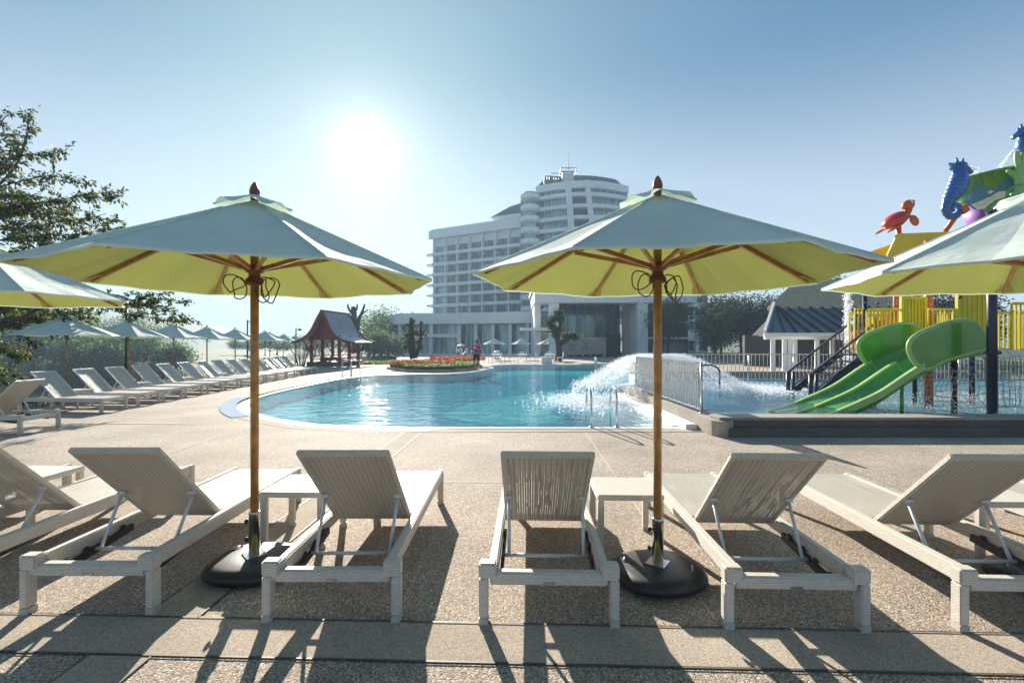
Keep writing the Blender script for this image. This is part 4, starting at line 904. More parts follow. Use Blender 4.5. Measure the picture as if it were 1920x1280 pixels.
sp_ = [([(10,320,0),(38,285,0),(52,240,.1),(58,205,.1)],.55,9),([(-10,260,.3),(5,225,.2),(22,212,.2)],.5,9),([(20,300,0),(50,290,0),(85,292,.1),(122,282,.1)],.5,10),
 ([(0,350,0),(40,340,0),(90,330,-.1),(135,338,0),(172,350,0)],.42,9),([(-10,330,.4),(15,300,.3),(20,270,.3)],.5,8),([(-20,400,.2),(40,385,.1),(90,378,0),(150,368,0),(205,362,0),(222,374,0)],.6,11),
 ([(-20,400,.5),(30,395,.6),(80,400,.4),(130,398,.3)],.7,11),([(0,430,0),(60,425,-.3),(120,415,-.3),(180,410,-.3),(215,412,-.2)],.6,11),([(0,450,.2),(60,445,.2),(130,440,.1),(190,432,.1),(240,428,.1)],.55,11),
 ([(-10,470,-.2),(50,470,-.2),(110,460,-.3),(160,455,-.3)],.55,10),([(-20,500,.2),(20,490,.2),(70,480,.4)],.6,10),([(-20,370,-.3),(20,365,-.3),(60,372,-.3)],.5,10),([(-20,290,-.2),(5,300,-.2),(12,330,-.2)],.4,9),
 ([(-40,560,.3),(20,585,.3),(70,590,.5),(120,585,.6),(170,590,.6)],.8,11),([(-40,600,.2),(10,610,.4),(60,600,.6),(100,610,.8)],.8,11),([(-20,580,0),(40,570,-.1),(90,575,-.3)],.6,10),([(120,575,.5),(170,570,.8),(220,575,1.0),(260,590,1.0)],.6,9),
 ([(190,575,.8),(240,570,.8),(290,575,.9),(330,590,.9),(362,604,1)],.5,9),([(200,560,.8),(250,562,.8),(300,560,.8),(345,566,.9)],.45,7),([(230,590,.8),(280,595,.9),(330,605,1)],.45,8),([(260,560,.8),(290,552,.8),(318,548,.8)],.4,6),
 ([(-30,640,0),(10,655,0),(40,680,0)],.5,9),([(-20,650,-.2),(20,665,-.2),(50,672,-.2)],.45,9),([(30,625,0),(60,640,0),(64,655,0)],.28,6),([(-30,680,.2),(0,690,.1),(35,700,0)],.5,10),([(-40,540,.3),(-10,560,.2),(30,600,.2)],.7,11),([(90,560,0),(130,600,.2),(150,620,.2)],.35,5),
 ([(-40,240,.6),(-20,260,.5),(5,280,.3)],.5,9),([(-40,300,.6),(-15,340,.5),(10,360,.3)],.5,9),([(-50,700,.4),(-20,705,.3),(10,712,.3)],.5,9)]
for pts, wd_, dn in sp_: spray(lb, wb, [P(a,b_,D+c) for a,b_,c in pts], wd_*1.12, dn*1.55, .125, .02, .75)
wb.build('trunk', MT['bark'], tr, fix=False); lb.build('crown', MT['leafn'], tr, fix=False)
def crown_tree(name, label, c, rad, N, s, mat, trunk_r=.2, zbase=None, cat='tree', clumps=26, bare=.0, group=None, tmat='bark'):
    zb = -.4 if zbase is None else zbase
    t = thing(name, label, cat, (c[0], c[1], zb), 0, group)
    wb, lb = MB(), MB(); C_ = V((0,0,c[2]-zb)); rad = V(rad)
    taper(wb, curve([V((0,0,-.1)), V((random.uniform(-.2,.2),0,C_.z*.5)), C_]), trunk_r, trunk_r*.5, 7)
    cs = []
    for k in range(clumps):
        d = rv().normalized(); d.z = d.z*.9+.1; q = C_+V((d.x*rad.x, d.y*rad.y, d.z*rad.z))*random.uniform(.35,.95); cs.append(q)
        p0 = C_*random.uniform(.55,.95); taper(wb, curve([p0, p0.lerp(q,.5)+rv(.1*rad.x), q], 3), trunk_r*.4, trunk_r*.08, 4)
    cr = min(rad)*.34
    for _ in range(N):
        q = random.choice(cs)+V((random.gauss(0,cr*1.15),random.gauss(0,cr*1.15),random.gauss(0,cr*.75)))
        leafquad(lb, q, s*random.uniform(.6,1.4), .4, 1.8, .2)
    wb.build('trunk', MT[tmat], t, fix=False); lb.build('crown', MT[mat], t, fix=False); return t
G1 = 'hazy trees on the far river bank'
fb = [(20,60,8.2,4.4),(62,62,6.6,3.2),(104,66,8.2,3.6),(142,60,3.0,2.6),(182,68,7.6,3.6),(222,61,2.6,2.4),(262,72,6.6,3.4),(300,66,4.0,3.0),(326,64,1.6,2.0),(-20,56,5,5),(205,58,1.9,2.0),(170,80,5,6),(80,80,6,7),(240,84,5,6)]
adj = ['tall','broad','rounded','dense','spreading','small pale','full','slender','low rightmost','leftmost','short bright','second row','rear dark','rear right']
for i, (px, d, zt, r_) in enumerate(fb):
    zc = zt*.35-1.0; crown_tree('bank_tree', '%s hazy tree on the far river bank beyond the umbrellas' % adj[i], ((px-960)/F*d, d, zc), (r_,r_*.8,zt-zc), 4200, .30, 'leafm', .25, -1.7, group=G1, clumps=22)
G2 = 'hazy trees behind the pavilion'
for i, (px, d, zt, r_) in enumerate([(692,74,6.0,3.0),(716,80,7.8,3.4),(742,84,7.0,3.2),(765,88,5.6,2.6),(660,92,4.4,4),(700,62,3.0,2.0),(728,66,3.4,2.2),(590,100,3.2,5),(520,110,3.0,6),(470,120,2.6,6)]):
    crown_tree('hazy_tree', ['tall hazy tree just right of the pavilion roof','tallest hazy tree between pavilion and hotel','hazy tree left of the podium roof','hazy tree touching the podium edge','low hazy tree behind the pavilion ridge','bushy tree right of the pavilion posts','bushy tree behind the lamp post','hazy tree left of the pavilion','hazy tree far across the river','hazy tree at the end of the riverside umbrellas'][i], ((px-960)/F*d, d, zt*.45), (r_,r_*.8,zt*.55), 3200, .34, 'leafm', .2, -1.6 if i > 6 else -.6, group=G2, clumps=26)
G3 = 'dark trees behind the splash pool'
for i, (px, d, zt, r_, lab) in enumerate([(1252,52,6.6,2.1,'dark tree right behind the right umbrella pole'),(1352,50,6.2,2.6,'dark tree left of the white annex end'),(1392,46,6.3,3.0,'dark spreading tree in the middle right background'),(1452,48,6.0,2.6,'dark tree left of the pale blue pavilion'),(1340,60,4.0,2.4,'low dark tree in front of the annex'),(1420,58,6.0,3,'rear dark tree between two taller ones'),(1545,36,6.4,2.2,'dark tree top above the thatched roof'),(1700,34,5.2,2.6,'dark tree behind the yellow railing'),(1800,34,4.6,2.4,'dark tree behind the black post'),(1490,52,3.2,2.4,'low dark shrub tree beside the pale columns')]):
    crown_tree('background_tree', lab, ((px-960)/F*d, d, zt*.62), (r_,r_*.8,zt*.42), 8500, .19, 'leafd', .16, -.4, group=G3, clumps=34, tmat='darkbark')
# shaped trees
def shaped(name, label, base_, polys, pads, s, N, mat):
    t = thing(name, label, 'tree', base_); o_ = V(base_); wb, lb = MB(), MB(); wb.M = Matrix.Translation(-o_); lb.M = Matrix.Translation(-o_)
    for pts, r0, r1 in polys: taper(wb, curve(pts), r0, r1, 8)
    for c, r_ in pads:
        for _ in range(int(N*r_)):
            q = V(c)+V((random.gauss(0,r_*.5),random.gauss(0,r_*.4),random.gauss(0,r_*.35))); leafquad(lb, q, s*random.uniform(.6,1.3))
    wb.build('trunk', MT['darkbark'], t, fix=False)
    if pads: lb.build('crown', MT[mat], t, fix=False)
    return t
d = 42; Q = lambda x, y, dd=0: P(x, y, d+dd)
shaped('twisted_tree', 'dark twisted pruned tree in front of the portico', tuple(P(1046,676,d)), [([Q(1047,677),Q(1048,655),Q(1044,635),Q(1036,615),Q(1032,602)],.32,.14),([Q(1044,635),Q(1050,612),Q(1047,590)],.2,.1),([Q(1048,650),Q(1058,640),Q(1070,633),Q(1078,628)],.16,.06),([Q(1040,622),Q(1030,622),Q(1025,622)],.1,.04)],
  [(Q(1047,588),.5),(Q(1040,598),.45),(Q(1051,598),.35),(Q(1031,604),.45),(Q(1036,613),.4),(Q(1048,617),.35),(Q(1062,630),.4),(Q(1072,629),.5),(Q(1042,628),.4),(Q(1055,640),.3),(Q(1080,632),.3)], .12, 2200, 'hedge')
d = 36
shaped('pruned_tree', 'stubby pruned tree with knobbly trunk behind the island flowers', tuple(P(778,670,d)), [([Q(776,672),Q(772,650),Q(771,625),Q(771,600)],.30,.16),([Q(771,612),Q(776,603),Q(779,600)],.1,.07),([Q(771,612),Q(764,608),Q(762,607)],.08,.05),([Q(778,670),Q(785,652),Q(789,640),Q(789,605)],.18,.07),([Q(788,630),Q(797,618),Q(798,616)],.08,.05),([Q(788,628),Q(797,628),Q(800,632)],.08,.05),([Q(788,628),Q(780,628),Q(775,626)],.07,.04)],
  [(Q(764,640),.35),(Q(760,650),.3),(Q(763,628),.25),(Q(780,622),.3),(Q(783,640),.3),(Q(787,650),.28),(Q(771,598),.12),(Q(790,604),.1)], .1, 2200, 'leafm')
d = 58
shaped('bare_tree', 'tall leafless pruned tree behind the pavilion roof', tuple(P(668,660,d)), [([Q(668,662),Q(667,630),Q(663,602),Q(664,588),Q(662,575)],.5,.26),([Q(662,590),Q(657,583),Q(653,577),Q(652,570)],.2,.09),([Q(664,588),Q(669,578),Q(670,570)],.16,.08),([Q(668,625),Q(672,600),Q(678,588),Q(684,570)],.34,.1),([Q(679,588),Q(686,583),Q(690,580)],.1,.05)], [], .1, 10, 'leafd')
bt = thing('bare_sapling', 'thin nearly leafless sapling left of the pavilion', 'tree', (-13.4,30.5,-.3)); wb, lb = MB(), MB(); o_ = V((-13.4,30.5,-.3))
for k in range(16):
    a = random.uniform(-1,1); top = V((a*.9,random.uniform(-.4,.4),random.uniform(1.6,2.6))); taper(wb, curve([V((a*.12,0,0)),V((a*.35,0,.9)),top],4),.03,.006,4)
    for _ in range(14): leafquad(lb, V((a*.35,0,.9)).lerp(top,random.random())+rv(.14), .07)
wb.build('trunk', MT['bark'], bt, fix=False); lb.build('crown', MT['leafm'], bt, fix=False)
# shrubs behind the far row
GS = 'round shrubs behind the far row of loungers'
def shrub(c, r_, label, N=900, s=.055, mat='leafs', group=GS, name='flowering_shrub'):
    t = thing(name, label, 'shrub', (c[0], c[1], c[2])); 
    if group: t['group'] = group
    lb, wb = MB(), MB()
    for _ in range(N):
        dd = rv().normalized(); rr = r_*random.uniform(.55,1.05); leafquad(lb, V((dd.x*rr,dd.y*rr,abs(dd.z)*rr*.85+.03)), s*random.uniform(.7,1.4), .6, 1.8)
    for k in range(7): wb.tube([(0,0,0),(random.uniform(-.5,.5)*r_,random.uniform(-.5,.5)*r_,r_*.7)],.008,4)
    wb.build('stem', MT['bark'], t, fix=False); lb.build('foliage', MT[mat], t, fix=False); return t
for i in range(13):
    y = 11.35+i*1.13; x = -11.45-.12*(y-10.5)
    shrub((x,y,-.12), random.uniform(.36,.48), '%s variegated round shrub from the near end behind the far row' % ordn[i], 800)
for i, (px, py, r_) in enumerate([(1100,668,.6),(1112,668,.7),(1085,668,.6),(1124,666,.5),(1070,668,.5)]):
    shrub(tuple(P(px,py+4,60)), r_, ['second dark shrub','middle dark shrub','left of centre dark shrub','rightmost dark shrub','leftmost dark shrub'][i]+' along the lobby wall', 400, .14, 'hedge', 'dark shrubs along the lobby wall', 'dark_shrub')
lb = MB()
for _ in range(6000):
    t_ = random.random(); x = -9.6+t_*7.5-2; y = 35.6+random.gauss(0,.5)+t_*2.0; leafquad(lb, V((x,y,random.uniform(-.05,.22))), .16)
tag(lb.build('ground_cover', MT['leafs'], fix=False), 'low pale planting strip between pavilion and island bed', 'groundcover', kind='stuff')
# ---------------------------------------------------------------- lamp posts
def lamp(px, d, zt, z0, label):
    x = (px-960)/F*d; t = thing('lamp_post', label, 'lamp post', (x,d,z0), 0, 'dark lamp posts')
    h = zt-z0
    b = MB(); b.tube([(0,0,0),(0,0,h)],[.055,.045],8); b.lathe([(.11,0),(.11,.03),(.06,.06)],12); b.build('pole', MT['dark'], t)
    b = MB(); b.tube([(0,0,h-.06),(.32,0,h-.06)],.02,6); b.tube([(0,0,h-.3),(.15,0,h-.12),(.3,0,h-.1)],.012,5); b.build('arm', MT['dark'], t)
    b = MB(); b.lathe([(.02,h-.02),(.05,h-.05),(.10,h-.10),(.17,h-.2),(.175,h-.22),(.16,h-.215)],16,(.36,0,0)); b.build('lamp_shade', MT['dark'], t)
lamp(237,17.5,P(237,566,17.5).z,-.2,'dark lamp post among the nearest riverside umbrellas'); lamp(464,33,P(464,600,33).z,-.4,'dark lamp post partly behind the left umbrella pole')
lamp(555,43,P(555,615,43).z,-.5,'dark lamp post left of the red pavilion'); lamp(718,52,P(718,628,52).z,-.5,'dark lamp post right of the red pavilion'); lamp(810,58,P(810,631,58).z,-.5,'dark lamp post in front of the podium glass')
# ---------------------------------------------------------------- person skimming the pool
def skin_obj(name, pts, edges, radii, mat, parent, sub=2):
    me = bpy.data.meshes.new(name); me.from_pydata(pts, edges, []); me.materials.append(mat)
    o = bpy.data.objects.new(name, me); col.objects.link(o); o.parent = parent
    m_ = o.modifiers.new('skin', 'SKIN'); 
    for i, r_ in enumerate(radii): me.skin_vertices[0].data[i].radius = (r_, r_) if not isinstance(r_, tuple) else r_
    me.skin_vertices[0].data[0].use_root = True; m_.use_smooth_shade = True
    s_ = o.modifiers.new('sub', 'SUBSURF'); s_.levels = s_.render_levels = sub; return o
pp = thing('person', 'person in magenta shirt and dark shorts holding a long cleaning pole', 'person', (-2.05,27.6,.0), R(-20))
J = [(0,0,.92),(0,.02,1.12),(0,.0,1.34),(0,-.02,1.46),(.02,-.05,1.60),(.02,-.06,1.68),
     (-.10,0,.86),(-.12,-.03,.48),(-.12,.02,.08),(-.12,-.12,.04),(.10,0,.86),(.14,.02,.48),(.16,.06,.08),(.16,-.08,.04),
     (-.19,0,1.40),(-.26,-.12,1.16),(-.12,-.30,1.10),(-.08,-.36,1.10),(.19,0,1.40),(.30,-.10,1.18),(.16,-.32,1.28),(.10,-.37,1.30)]
E = [(0,1),(1,2),(2,3),(3,4),(4,5),(0,6),(6,7),(7,8),(8,9),(0,10),(10,11),(11,12),(12,13),(2,14),(14,15),(15,16),(16,17),(2,18),(18,19),(19,20),(20,21)]
Rr = [.115,.105,.12,.05,.092,.07,.085,.055,.04,.035,.085,.055,.04,.035,.052,.04,.03,.032,.052,.04,.03,.032]
if not hasattr(bpy.types.Mesh, 'skin_vertices'): pass
def skin_mesh(name, pts, edges, radii, mat, parent):
    me = bpy.data.meshes.new(name); me.from_pydata(pts, edges, []); me.materials.append(mat)
    o = bpy.data.objects.new(name, me); col.objects.link(o); o.parent = parent
    m_ = o.modifiers.new('skin', 'SKIN'); m_.use_smooth_shade = True
    if not me.skin_vertices:
        bm = bmesh.new(); bm.from_mesh(me); bm.verts.layers.skin.verify(); bm.to_mesh(me); bm.free()
    for i, r_ in enumerate(radii): me.skin_vertices[0].data[i].radius = (r_, r_)
    me.skin_vertices[0].data[0].use_root = True
    s_ = o.modifiers.new('sub', 'SUBSURF'); s_.levels = s_.render_levels = 2; return o
skin_mesh('body', J, E, Rr, MT['skin'], pp)
sj = [J[0],J[1],J[2],J[14],J[15],J[18],J[19],(0,.0,1.42)]; skin_mesh('shirt', [(0,0,.90)]+sj[1:], [(0,1),(1,2),(2,3),(3,4),(2,5),(5,6),(2,7)], [.15,.135,.15,.08,.06,.08,.06,.075], MT['shirt'], pp)
skin_mesh('shorts', [(0,0,.93),(-.10,0,.84),(-.12,-.02,.52),(.10,0,.84),(.14,.01,.52)], [(0,1),(1,2),(0,3),(3,4)], [.145,.11,.085,.11,.085], MT['shorts'], pp)
b = MB(); b.ball((.02,-.035,1.68),(.098,.105,.085),12,8); b.build('hair', MT['hair'], pp)
for hx, hy, hz in ((-.08,-.37,1.10),(.10,-.38,1.30)):
    b = MB()
    for k in range(4): b.tube([(hx+.02,hy,hz-.03+k*.02),(hx,hy-.045,hz-.03+k*.02),(hx-.035,hy-.04,hz-.03+k*.02)],.009,5)
    b.tube([(hx+.01,hy+.01,hz+.03),(hx-.02,hy-.02,hz+.045)],.01,5); b.build('fingers', MT['skin'], pp)
b = MB(); p0 = P(884,588,27.9); p1 = P(905,662,27.0); b.tube([p0, P(893,620,27.3), p1, P(907,672,26.9)], .018, 6)
tag(b.build('cleaning_pole', MT['strut']), 'long thin white pool cleaning pole held by the person', 'pole')
# life rings
def ring_stand(px, d, z0, hz, label, r_=.36):
    t = thing('life_ring', label, 'life ring', ((px-960)/F*d, d, z0), 0)
    b = MB(); b.tube([(0,.05,0),(0,.05,hz)],.035,8); b.build('post', MT['white'], t)
    b = MB(); pts = [(r_*math.cos(2*PI*k/20),0,hz-.1+r_*math.sin(2*PI*k/20)) for k in range(20)]; b.tube(pts,.075,8,closed=True); rg = b.build('ring', MT['white'], t)
    for k in range(4):
        b = MB(); b.tube([(r_*math.cos(R(45+90*k+a)),0,hz-.1+r_*math.sin(R(45+90*k+a))) for a in (-14,0,14)],.083,8); b.build('red_band', MT['red'], rg)
ring_stand(866,27.4,.2,1.05,'red and white life ring on a post in the island bed',.27); ring_stand(933,44,-.4,1.0,'red and white life ring on the hotel terrace')
b = MB(); b.box(P(866,0,27).x-.16,P(866,0,27).x+.16,27.2,27.22,.75,1.0)
# terrace furniture
def chair(x, y, rz, label):
    t = thing('dining_chair', label, 'chair', (x,y,-.06), rz, 'white chairs on the hotel terrace')
    b = MB(); b.box(-.22,.22,-.22,.22,.42,.46); b.build('seat', MT['white'], t)
    b = MB(); b.beam((-.2,.22,.46),(-.2,.3,.92),.03,.03); b.beam((.2,.22,.46),(.2,.3,.92),.03,.03)
    for z in (.62,.74,.86): b.beam((-.2,.25+(z-.62)*.15,z),(.2,.25+(z-.62)*.15,z),.02,.06)
    b.build('backrest', MT['white'], t)
    for sx in (-1,1):
        for sy in (-1,1): b = MB(); b.box(sx*.2-.015,sx*.2+.015,sy*.2-.015,sy*.2+.015,0,.42); b.build('leg', MT['white'], t)
def dtable(x, y, label):
    t = thing('dining_table', label, 'table', (x,y,-.06), 0, 'white tables on the hotel terrace')
    b = MB(); b.box(-.42,.42,-.42,.42,.70,.74); b.build('table_top', MT['white'], t)
    for sx in (-1,1):
        for sy in (-1,1): b = MB(); b.box(sx*.36-.025,sx*.36+.025,sy*.36-.025,sy*.36+.025,0,.7); b.build('leg', MT['white'], t)
for i, (px, nm) in enumerate(((931,'left'),(979,'middle'),(1031,'right'))):
    d = 40; x = (px-960)/F*d; dtable(x, d, '%s white square table under the terrace umbrellas' % nm)
    for j, (dx, dy, rz, w_) in enumerate(((-.85,0,R(90),'left'),(.85,0,R(-90),'right'),(0,.85,0,'far'))): chair(x+dx, d+dy, rz, 'white chair on the %s side of the %s terrace table' % (w_, nm))
for px, z1, lab in ((1025,.55,'low white and grey block at the far pool edge'),(1118,.5,'narrow white post at the far right pool corner')):
    b = MB(); x = (px-960)/F*36.4; w_ = .8 if px < 1100 else .13; b.box(x-w_/2,x+w_/2,36.3,36.9,-.05,z1); tag(b.build('starting_block', MT['white'], bevel=.03), lab, 'block')
# ---------------------------------------------------------------- pale pavilion with metal and thatched roof
pv = thing('splash_pavilion', 'pale blue pavilion with seamed metal skirt roof under a thatched top', 'pavilion', (0,0,-.3))
def slab(pts, th, mat, name, par):
    b = MB(); n_ = len(pts); b.add([V(p) for p in pts]+[V(p)-V((0,0,th)) for p in pts], [tuple(range(n_)), tuple(range(2*n_-1,n_-1,-1))]+[(i,(i+1)%n_,n_+(i+1)%n_,n_+i) for i in range(n_)]); return b.build(name, mat, par)
ev = 2.42
mr = slab([(14.0,26.6,ev),(26,26.6,ev),(26,30.4,4.25),(16.6,30.4,4.25)], .07, MT['metalroof'], 'metal_roof', pv)
b = MB(); b.prism([(26.6,ev-.1),(30.4,4.1),(34,ev-.1)], 16.9, 17.0, ax='x'); b.build('gable_infill', MT['soffit'], pv)
b = MB()
for k in range(17):
    x = 14.4+k*.7; x2 = max(x, 16.7); b.beam((x,26.55,ev+.05), (x2 if k > 3 else x+ (16.7-x)*.98, 30.3, 4.28) , .05, .1)
b.build('seam', MT['dark'], mr)
b = MB(); b.beam((13.95,26.5,ev-.02),(16.6,30.4,4.32),.14,.34); b.beam((13.9,26.5,ev-.1),(26,26.5,ev-.1),.1,.2); b.build('fascia', MT['hotel'], pv)
th_ = slab([(15.9,29.9,4.1),(26,29.9,4.1),(26,32.6,6.2),(19.4,32.6,6.2)], .22, MT['thatch'], 'thatch_roof', pv)
b = MB(); b.beam((14.2,27,2.2),(26,27,2.2),.2,.28); b.build('beam', MT['hotel'], pv)
for px, d in ((1449,27),(1471,27.2),(1482,27.0),(1491,29.5),(1532,27.2),(1560,30),(1600,27)):
    q = MB(); x = (px-960)/F*d; q.lathe([(.16,.0),(.16,.1),(.125,.12),(.125,2.1),(.15,2.15)],14,(x,d,0)); q.build('column', MT['hotel'], pv)
b = MB(); b.box(16,26,33,33.3,0,2.4); b.build('rear_wall', MT['soffit'], pv)
# ---------------------------------------------------------------- water play structure
ps = thing('water_play_structure', 'water play tower with green double slide and yellow railings', 'play structure', (0,0,.27))
Z0 = .27
prof = [(5.5,-.28),(5.9,-.17),(6.25,-.03),(6.55,.10),(6.9,.27),(7.25,.50),(7.6,.73),(7.95,.92),(8.3,1.06),(8.65,1.15),(8.98,1.19)]
prof = [(p.x, p.y) for p in [V((a[0],a[1],0)) for a in curve([(x,z,0) for x,z in prof],3)]]
def lane(y0, y1, name):
    b = MB(); n_ = 10; vv = []
    for x, z in prof:
        for j in range(n_+1):
            t = j/n_; dep = .20*min(1,(z+.12)*1.6)*(1-abs(2*t-1)**2.6); vv.append((x, y0+(y1-y0)*t, z+.05-dep))
    k = len(prof); W_ = n_+1; b.add(vv, [(i*W_+j,i*W_+j+1,(i+1)*W_+j+1,(i+1)*W_+j) for i in range(k-1) for j in range(n_)], True)
    vv2 = [(x,y,z-.16) for x,z in prof for y in (y0,y1)]; b.add(vv2, [(i*2,i*2+2,i*2+3,i*2+1) for i in range(k-1)], True)
    for side in (0,1):
        y = (y0,y1)[side]; b.add([(x,y,z+.05) for x,z in prof]+[(x,y,z-.16) for x,z in prof], [(i,i+1,k+i+1,k+i) for i in range(k-1)])
    return b.build(name, MT['green'], ps, fix=False)
lane(9.04,9.62,'slide_lane'); lane(9.70,10.28,'slide_lane')
kx = [i for i, p in enumerate(prof) if p[0] < 7.72]
for y, nm in ((9.0,0),(9.66,1),(10.32,2)):
    b = MB(); pts = prof if nm == 1 else [prof[i] for i in kx]
    if nm == 1: pts = [p for p in prof if p[0] < 7.75]
    n_ = len(pts); hw = .045
    vv = []
    for x, z in pts: vv += [(x,y-hw,z+.09),(x,y+hw,z+.09),(x,y+hw,z-.05),(x,y-hw,z-.05)]
    b.add(vv, [(i*4+j,i*4+(j+1)%4,(i+1)*4+(j+1)%4,(i+1)*4+j) for i in range(n_-1) for j in range(4)]+[(3,2,1,0),tuple((n_-1)*4+j for j in range(4))]); b.build('slide_rim', MT['greenl'], ps, bevel=.008)
hood = [(7.72,.76),(7.58,.86),(7.48,1.02),(7.44,1.17),(7.48,1.30),(7.62,1.42),(7.85,1.52),(8.1,1.61),(8.35,1.66),(8.55,1.66),(8.72,1.58),(8.84,1.42),(8.9,1.25),(8.88,1.14),(8.5,1.04),(8.1,.92),(7.9,.8)]
hood = [(p.x,p.y) for p in curve([(x,z,0) for x,z in hood+[hood[0]]],3)][:-1]
for y in (9.0,10.32):
    b = MB(); b.prism(hood, y-.035, y+.035, ax='y'); o = b.build('slide_hood', MT['green'], ps)
    b = MB(); b.tube([(x,y,z) for x,z in hood], .045, 8, closed=True); b.build('hood_rim', MT['greenl'], o)
for xj in (6.75, 7.74, 8.5):
    i_ = min(range(len(prof)), key=lambda i: abs(prof[i][0]-xj)); xx, zz = prof[i_]; b = MB()
    for y0, y1 in ((9.04,9.62),(9.70,10.28)):
        b.tube([(xx, y0+(y1-y0)*j/10, zz+.055-.20*min(1,(zz+.12)*1.6)*(1-abs(2*j/10-1)**2.6)) for j in range(11)], .006, 5)
    b.tube([(xx,9.03,zz+.05),(xx,9.03,zz-.17)],.007,5); b.build('slide_joint', MT['dark'] if xj < 0 else MT['greenl'], ps)
b = MB()
for k in range(9): xx, zz = prof[min(len(prof)-1, 6+k*2)]; b.ball((xx,9.025,zz-.06),.011,6,4)
b.build('bolt_row', MT['steel'], ps)
b = MB(); b.tube([(7.35,9.05,-.2),(7.35,9.05,.45)],.03,8); b.build('slide_leg', MT['green'], ps)
b = MB(); b.box(8.86,14.5,9.3,12.2,1.0,1.09); b.box(8.4,8.9,10.4,12.2,1.0,1.09); b.build('platform_deck', MT['stone'], ps)
b = MB(); b.box(8.86,14.5,9.24,9.3,.98,1.12); b.build('platform_edge', MT['white'], ps)
for x, y, r_, zt in ((8.62,8.62,.075,3.6),(8.75,11.9,.05,2.6),(14.3,8.62,.075,3.6),(11.5,12,.06,3.2),(8.75,9.5,.05,1.05),(9.9,11.8,.05,1.0),(8.2,10.9,.06,1.0)):
    b = MB(); b.tube([(x,y,-.3),(x,y,zt)],r_,14); o = b.build('post', MT['navy'], ps)
    b = MB(); b.lathe([(r_+.02,1.06),(r_+.02,1.10)],14,(x,y,0)); b.ball((x+.1,y-.03,1.08),.035,8,6); b.ball((x+.06,y-.06,2.15),.03,8,6); b.build('clamp', MT['navy'], o)
b = MB(); b.tube([(9.55,11.0,-.3),(9.55,11.0,3.6)],.085,12); b.build('post', MT['orange'], ps)
def yrail(a, b_, z0, z1, n_, nm='yellow_railing'):
    q = MB(); a, b_ = V((*a,0)), V((*b_,0)); up = V((0,0,1))
    q.beam(a+up*z1,b_+up*z1,.045,.05); q.beam(a+up*z0,b_+up*z0,.045,.05)
    for i in range(n_+1): p = a.lerp(b_,i/n_); q.beam(p+up*z0,p+up*z1,.026,.026)
    q.build(nm, MT['yellow'], ps)
yrail((8.42,11.4),(8.78,10.45),1.1,2.02,12); yrail((9.45,10.9),(10.3,10.9),1.1,2.02,9); yrail((9.9,9.35),(14.4,9.35),1.1,2.02,44); yrail((8.5,12.1),(14.4,12.1),1.1,2.02,50); yrail((9.72,9.34),(9.88,9.34),1.1,2.02,2)
yrail((8.5,11.9),(9.4,11.9),1.1,2.1,10)
def ypanel(a, b_, z0, z1, arch=False):
    a, b_ = V((*a,0)), V((*b_,0)); L = (b_-a).length; q = MB(); ang = math.atan2((b_-a).y,(b_-a).x); q.M = Matrix.Translation(a) @ Matrix.Rotation(ang,4,'Z')
    n_ = 7
    q.box(0,L,-.012,.012,z0,z1) if not arch else q.prism([(0,z1),(0,z0+.25),(.06,z0+.32),(.2,z0+.36),(.36,z0+.22),(L-.12,z0-.25),(L,z0-.25),(L,z1)],-.012,.012,ax='y')
    for i in range(n_+1): q.box(i*L/n_-.012,i*L/n_+.012,-.03,-.0125,z0+(.42 if arch and i < n_-1 else 0),z1)
    q.box(-.02,L+.02,-.035,.02,z1,z1+.05)
    for x in (0,L): q.box(x-.028,x+.028,-.04,.028,z0-(.15 if arch else 0),z1+.06)
    q.build('yellow_panel', MT['yellow'], ps)
ypanel((8.44,10.4),(8.92,10.38),1.1,2.2); ypanel((8.93,9.62),(9.6,9.6),1.1,2.28,True)
b = MB(); b.beam((8.85,11.6,1.45),(9.35,11.6,1.5),.2,.7); b.build('orange_panel', MT['orange'], ps)
# upper parts above the umbrella
b = MB(); b.prism([(9.35,3.45),(11.6,3.35),(11.6,4.05),(9.6,3.98)], 11.95, 12.0, ax='y'); b.prism([(9.30,3.62),(10.1,3.9),(11.6,4.2),(11.6,3.4),(9.34,3.4)],12.6,12.65,ax='y'); b.build('yellow_fascia', MT['yellow'], ps)
b = MB(); b.box(9.4,14.2,12.0,12.6,3.36,3.44); b.build('yellow_shelf', MT['yellow'], ps)
bd = 12.0
b = MB(); b.tube([P(1772,434,12)-V((0,0,Z0)), P(1806,388,12)-V((0,0,Z0))],.055,10); b.beam(P(1803,386,11.95)-V((0,0,Z0)),P(1812,398,11.95)-V((0,0,Z0)),.1,.16); b.build('bucket_arm', MT['orange'], ps)
bk = MB(); bk.M = Matrix.Translation(P(1862,338,12.6)-V((0,0,Z0))) @ Matrix.Rotation(R(-6),4,'Y')
bk.cur = 1; bk.lathe([(.3,-1.22),(.50,-1.22),(.515,-1.205),(.725,-.62)],40); bk.cur = 0; bk.lathe([(.7255,-.62),(.80,-.42),(.93,.06),(.96,.10),(.94,.10),(.9,.02)],40); bk.build('tipping_bucket', [MT['green'], MT['purple']], ps)
